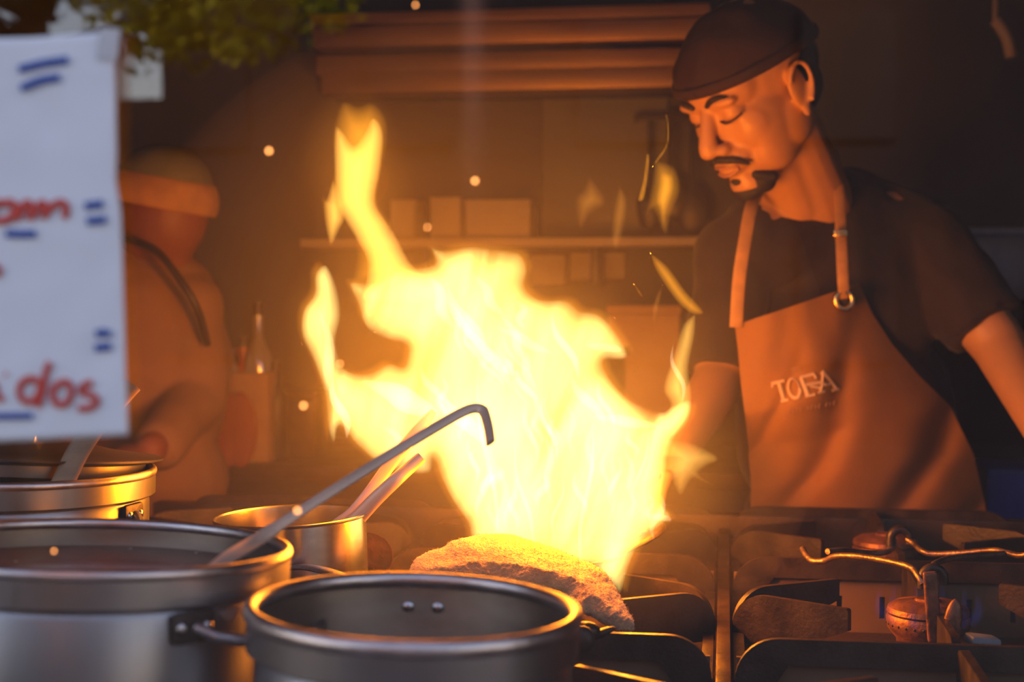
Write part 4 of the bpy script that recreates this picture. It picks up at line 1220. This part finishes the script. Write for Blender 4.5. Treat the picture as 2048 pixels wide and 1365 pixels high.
t = thing('hanging_rack', 'black rail on the back wall with dark utensils, behind the detached flames', 'rack', PY(1340, 230, 3.2))
bm = bmesh.new(); a, b = PY(1270, 235, 3.2), PY(1440, 235, 3.2); tube(bm, [a, b], 0.006, 8)
for q_ in (a, b): tube(bm, [q_, Vector((q_.x, 3.3, q_.z))], .005, 8)
finish('rail', bm, M_black, t)
for k, (x, y0, y1, w) in enumerate(((1300, 240, 460, 0.030), (1345, 240, 440, 0.045), (1385, 240, 470, 0.038))):
    bm = bmesh.new(); a = PY(x, y0, 3.19); b = PY(x, y1, 3.19); tube(bm, [a, a.lerp(b, .6)], 0.007, 8)
    ell(bm, a.lerp(b, .8), (w, 0.012, abs(a.z - b.z) * .22))
    o = remeshed('kitchen_turner', bm, M_black, None, 0.003, 3); tag(o, ['narrow black turner hanging leftmost on the wall rail', 'broad black skimmer hanging in the middle of the wall rail', 'black scoop hanging nearest the cook on the wall rail'][k], 'utensil', 'utensils on the wall rail'); recentre(o, a)

t = thing('back_counter', 'low dark steel work counter along the back wall', 'counter', (0, 3.0, 0))
zc = PY(700, 935, 2.75).z
bm = bmesh.new(); box(bm, (-0.82, 3.02, zc - .015), (2.4, 0.52, 0.03), bev=.004); finish('worktop', bm, M_deck, t)
bm = bmesh.new(); box(bm, (-0.82, 3.04, zc / 2 - .015), (2.34, 0.46, zc - .03)); finish('cabinet', bm, M_gap, t)
yC = 2.86


def on_counter(px, half): a = PY(px, 900, yC); return Vector((a.x, yC, zc))


def bottle(px, h, r, lab, mat, cap=M_black, neck=.35):
    c = on_counter(px, r); t = thing('bottle', lab, 'bottle', c, 'bottles on the back counter')
    bm = bmesh.new(); lathe(bm, [(0, 0), (r * .9, 0), (r, .006), (r, h * .58), (r * .9, h * .66), (r * neck, h * .78), (r * neck, h * .93), (0, h * .93)], Matrix.Translation(c), 32); finish('glass_body', bm, mat, t)
    bm = bmesh.new(); lathe(bm, [(r * neck * 1.15, h * .92), (r * neck * 1.15, h), (0, h)], Matrix.Translation(c), 24); finish('bottle_cap', bm, cap, t)
    return t


bottle(518, 0.32, 0.030, 'tall clear bottle with a bright glint on the back counter, left of the fire', M_bottle)
bottle(488, 0.25, 0.026, 'red sauce bottle on the back counter beside the tall clear one', M_redglass)
bottle(552, 0.20, 0.026, 'short dark bottle on the back counter nearest the fire', M_black)
c = on_counter(440, .05); c.y = 2.83
t = thing('glass_jar', 'round shiny glass jar of yellow peppers on the back counter', 'jar', c)
bm = bmesh.new(); lathe(bm, [(0, 0), (0.045, 0), (0.05, .01), (0.052, .08), (0.042, .105), (0.042, .115), (0, .116)], Matrix.Translation(c + Vector((0, 0, .10))), 40)
box(bm, c + Vector((0, 0, .05)), (.09, .09, .10)); finish('jar_body', bm, M_bottle, t)
bm = bmesh.new(); lathe(bm, [(0.046, 0.112), (0.047, 0.13), (0, .132)], Matrix.Translation(c + Vector((0, 0, .10))), 32); finish('jar_lid', bm, M_steel, t)
bm = bmesh.new(); ell(bm, c + Vector((0, -.052, .15)), (.015, .004, .028)); finish('label_patch', bm, M_yellow, t)
bm = bmesh.new(); a = on_counter(515, 0); box(bm, a + Vector((.0, -.03, .09)), (.085, .06, .18), bev=.003); o = tag(finish('cardboard_carton', bm, M_box), 'upright brown carton on the back counter left of the fire', 'box'); recentre(o, a)
t = thing('hanging_cloth', 'red and brown cloths hanging over the edge of the back counter', 'cloth', PY(465, 900, 2.74))
bm = bmesh.new()
for x, w in ((450, .05), (480, .035)):
    a = PY(x, 860, 2.735); ell(bm, a, (w, .012, .075))
finish('cloth_fold', bm, M_red, t)
for k, (px_, D_, w, h, lab, mt) in enumerate(((600, 2.95, .10, .12, 'dark tin on the back counter behind the left flame', M_deck), (1180, 2.9, .16, .22, 'dark metal container on the back counter right of the fire', M_gap),
                                             (1290, 2.9, .14, .30, 'brown upright box on the back counter beside the cook', M_box))):
    a = PY(px_, 900, D_); a.z = zc; bm = bmesh.new(); box(bm, a + Vector((0, 0, h / 2)), (w, .12, h), bev=.006); box(bm, a + Vector((0, 0, h + .008)), (w * 1.04, .125, .016), bev=.003)
    o = tag(finish('storage_tin', bm, mt), lab, 'container'); recentre(o, a)

# right side: chest freezer, crate
t = thing('steel_cabinet', 'blue grey steel cabinet with a bright top edge at the right edge behind the cook', 'cabinet', PY(2010, 620, 3.0))
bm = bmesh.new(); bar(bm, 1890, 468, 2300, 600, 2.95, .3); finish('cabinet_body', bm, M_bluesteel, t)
bm = bmesh.new(); bar(bm, 1885, 454, 2310, 469, 2.93, .34); finish('top_edge', bm, M_bluesteel, t)
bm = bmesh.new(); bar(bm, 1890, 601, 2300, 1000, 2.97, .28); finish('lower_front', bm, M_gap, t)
bm = bmesh.new(); bar(bm, 1975, 940, 2200, 1070, 2.58, .17); o = tag(finish('blue_crate', bm, M_blue), 'deep blue plastic crate low at the right edge behind the range', 'crate'); recentre(o, PY(2080, 1070, 2.7))
bm = bmesh.new(); a = PY(2080, 1072, 2.6); box(bm, (a.x, 2.66, a.z / 2 - .003), (.40, .19, a.z - .01), bev=.005); o = tag(finish('side_stand', bm, M_black), 'black stand under the blue crate at the right edge', 'stand'); recentre(o, (a.x, 2.72, 0))
bm = bmesh.new(); a = PY(1990, 60, 2.9); b = PY(2018, 110, 2.9); tube(bm, spline([PY(1990, 40, 2.9), PY(2012, 75, 2.9), PY(2022, 115, 2.9)], 5), .011, 10)
tube(bm, [PY(1990, 40, 2.9), Vector((PY(1990, 40, 2.9).x, 2.9, 2.4))], .005, 8)
o = tag(finish('hanging_strap', bm, M_pale), 'short pale strap hanging from the ceiling at the upper right', 'strap'); recentre(o, PY(1990, 40, 2.9))

# ------------------------------------------------------------------ the paper sign on the pane
YP = GLY - 0.0045
sg = thing('paper_sign', 'handwritten white paper sign in red and blue marker, taped to the window at the left', 'sign', PY(-60, 870, YP))
edge = [(-330, 80), (-150, 78), (0, 75), (110, 65), (215, 56), (232, 70), (233, 150), (235, 300), (233, 370), (240, 420), (243, 520), (250, 700), (257, 868), (150, 873), (0, 880), (-150, 884), (-330, 888)]
bm = bmesh.new()
NX, NY = 60, 70; G = []


def top_y(x): return 80 - 0.02 * max(0, x + 150) - (9 * max(0, (x - 60) / 170))


def right_x(y): return float(np.interp(y, [50, 75, 150, 300, 365, 390, 430, 520, 700, 870], [222, 231, 233, 235, 233, 238, 243, 245, 251, 258]))


for j in range(NY + 1):
    row = []
    for i in range(NX + 1):
        v = j / NY; y = 0; u = i / NX
        yy = 60 + v * 815; x = -330 + u * (right_x(yy) + 330); yt = top_y(x); yb = 884 - 0.052 * max(0, x)
        y = yt + v * (yb - yt)
        p = PY(x, y, YP); w = 0.0012 * noise.noise(Vector((x * .006, y * .004, 0))) + 0.0008 * noise.noise(Vector((x * .015, y * .012, 3)))
        p.y += -0.0012 + w * .8
        row.append(bm.verts.new(p))
    G.append(row)
for j in range(NY):
    for i in range(NX): bm.faces.new((G[j][i], G[j + 1][i], G[j + 1][i + 1], G[j][i + 1]))
G2 = [[bm.verts.new(v.co + Vector((0, 0.0008, 0))) for v in row] for row in G]
for j in range(NY):
    for i in range(NX): bm.faces.new((G2[j][i], G2[j][i + 1], G2[j + 1][i + 1], G2[j + 1][i]))
for i in range(NX):
    bm.faces.new((G[0][i], G[0][i + 1], G2[0][i + 1], G2[0][i])); bm.faces.new((G[NY][i], G2[NY][i], G2[NY][i + 1], G[NY][i + 1]))
for j in range(NY):
    bm.faces.new((G[j][0], G2[j][0], G2[j + 1][0], G[j + 1][0])); bm.faces.new((G[j][NX], G[j + 1][NX], G2[j + 1][NX], G2[j][NX]))
ps = finish('sheet', bm, M_paper, sg, sharp=180)


def ink(name, strokes, mat, w):
    bm = bmesh.new()
    for s in strokes:
        pts = spline([Vector((x, y, 0)) for x, y in s], 6) if len(s) > 2 else [Vector((*s[0], 0)), (Vector((*s[0], 0)) + Vector((*s[1], 0))) / 2, Vector((*s[1], 0))]
        pp = []
        for q_ in pts:
            p = PY(q_.x, q_.y, YP); p.y -= 0.0027; pp.append(p)
        tube(bm, pp, w / FPX * GLY, 8, sx=1, sy=1)
        for v in bm.verts: v.co.y = YP - 0.0027 + (v.co.y - (YP - 0.0027)) * (0.12 if abs(v.co.y - (YP - .0027)) > .0003 else 1)
    finish(name, bm, mat, sg)


ink('blue_dash', [[(42, 140), (90, 128), (140, 121)]], M_blue_ink, 8.0)
ink('blue_dash', [[(46, 178), (85, 162), (124, 156)]], M_blue_ink, 8.0)
ink('blue_dash', [[(174, 413), (210, 408)]], M_blue_ink, 8.2)
ink('blue_dash', [[(178, 443), (216, 439)]], M_blue_ink, 8.2)
ink('blue_dash', [[(16, 468), (76, 468)]], M_blue_ink, 8.2)
ink('blue_dash', [[(196, 669), (210, 665), (225, 669)]], M_blue_ink, 8.0)
ink('blue_dash', [[(194, 696), (226, 692)]], M_blue_ink, 8.0)
ink('blue_dash', [[(-120, 833), (70, 831)]], M_blue_ink, 7.0)
ink('letter_o', [[(10, 408), (28, 406), (34, 422), (22, 438), (2, 442), (-14, 434), (-12, 416), (0, 407), (14, 408)]], M_red_ink, 8.2)
ink('letter_n', [[(38, 408), (41, 425), (39, 441)], [(40, 436), (50, 414), (62, 406), (67, 420), (64, 441)]], M_red_ink, 8.2)
ink('letter_m', [[(66, 438), (80, 414), (91, 407), (95, 422), (91, 438)], [(92, 434), (108, 414), (124, 406), (134, 410), (137, 422), (132, 437)]], M_red_ink, 8.2)
ink('red_mark', [[(-14, 530), (-2, 536), (1, 545), (-6, 552)]], M_red_ink, 8)
ink('letter_i', [[(-6, 764), (-2, 785), (4, 796), (12, 799)], [(14, 748), (17, 750)]], M_red_ink, 7.2)
ink('letter_d', [[(86, 768), (70, 757), (50, 764), (43, 782), (50, 799), (66, 803), (80, 790), (86, 768)], [(104, 724), (96, 745), (90, 780), (80, 815)]], M_red_ink, 7.4)
ink('letter_o', [[(132, 763), (116, 772), (110, 790), (116, 806), (130, 809), (143, 798), (147, 780), (140, 766), (130, 763)]], M_red_ink, 7.4)
ink('letter_s', [[(190, 766), (176, 768), (166, 780), (176, 788), (192, 792), (198, 803), (188, 813), (172, 817), (160, 815)]], M_red_ink, 7.4)
bm = bmesh.new(); a = PY(217, 88, YP - .0030); box(bm, a, (0.011, 0.0002, 0.016), Matrix.Rotation(.12, 3, 'Y')); finish('tape', bm, M_tape, sg)

# ------------------------------------------------------------------ the street outside, seen only as reflections
bm = bmesh.new(); box(bm, (0, -12, -0.55), (60, 28, 0.1)); o = struct(finish('street_ground', bm, M_asph))


def RF(px, py, t):
    """a point of the street that the pane mirrors at pixel (px, py), t metres beyond the pane"""
    d = ray(px, py); h = PY(px, py, GLY); d = Vector((d.x, -d.y, d.z)).normalized(); return h + d * t


def leaves(bm, c, r, n, s):
    for _ in range(n):
        v = Vector([random.gauss(0, 1) for _ in range(3)]).normalized() * random.random() ** .4
        p = c + Vector((v.x * r[0], v.y * r[1], v.z * r[2])); x = Vector([random.gauss(0, 1) for _ in range(3)]).normalized(); y = x.orthogonal().normalized()
        q_ = s * random.uniform(.6, 1.3); a = [bm.verts.new(p + x * q_), bm.verts.new(p + y * q_ * .5), bm.verts.new(p - x * q_), bm.verts.new(p - y * q_ * .5)]; bm.faces.new(a)


random.seed(11)
c = RF(420, 20, 7.5)
t = thing('street_tree', 'sunlit yellow green tree outside, mirrored in the pane at the top left', 'tree', (c.x, c.y, -.5))
bm = bmesh.new()
for x, y, rr_ in ((290, 20, .42), (340, 70, .25), (420, 10, .45), (480, 60, .22), (560, 0, .4), (250, -60, .4), (640, -40, .35), (400, -90, .7)): leaves(bm, RF(x, y, 7.5), (rr_, .5, rr_ * .8), int(480 * rr_), .05)
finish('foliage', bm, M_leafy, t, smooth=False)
bm = bmesh.new(); tk = RF(60, 300, 7.6); capsule(bm, Vector((tk.x, tk.y, -.5)), Vector((tk.x, tk.y, 2.6)), .14, .08); capsule(bm, Vector((tk.x, tk.y, 2.5)), c + Vector((0, 0, .1)), .07, .03); finish('trunk', bm, M_bark, t)
c = RF(30, 0, 12)
t = thing('street_tree', 'darker tree against blue sky outside, mirrored at the top left corner of the pane', 'tree', (c.x, c.y, -.5))
bm = bmesh.new()
for x, y, rr_ in ((20, -30, .4), (60, 15, .22), (150, -25, .3), (5, 60, .15), (210, -30, .35), (-60, 20, .6), (90, -90, .5)): leaves(bm, RF(x, y, 12), (rr_, .5, rr_ * .5), int(230 * rr_), .09)
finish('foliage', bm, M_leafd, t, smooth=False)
bm = bmesh.new(); capsule(bm, Vector((c.x, c.y - .3, -.5)), Vector((c.x, c.y - .3, 4)), .2, .12); finish('trunk', bm, M_bark, t)
t = thing('street_building', 'long plastered building across the street, faintly mirrored in the pane', 'building', (0, -16, -.5))
bl, br = RF(245, 200, 17), RF(2400, 200, 17)
bm = bmesh.new(); box(bm, ((bl.x + 14) / 2, -17.5, 3.5), (14 - bl.x, 3, 8)); finish('facade', bm, M_fac, t)
bm = bmesh.new(); box(bm, ((bl.x - 14) / 2, -17.5, 1.6), (14 + bl.x, 3, 4.2)); finish('low_wing', bm, M_fac, t)
for k in range(9):
    for j in range(2):
        bm = bmesh.new(); box(bm, (-9 + k * 2.6, -15.97, 1.2 + j * 2.6), (1.1, .1, 1.5)); finish('window', bm, M_facd, t)
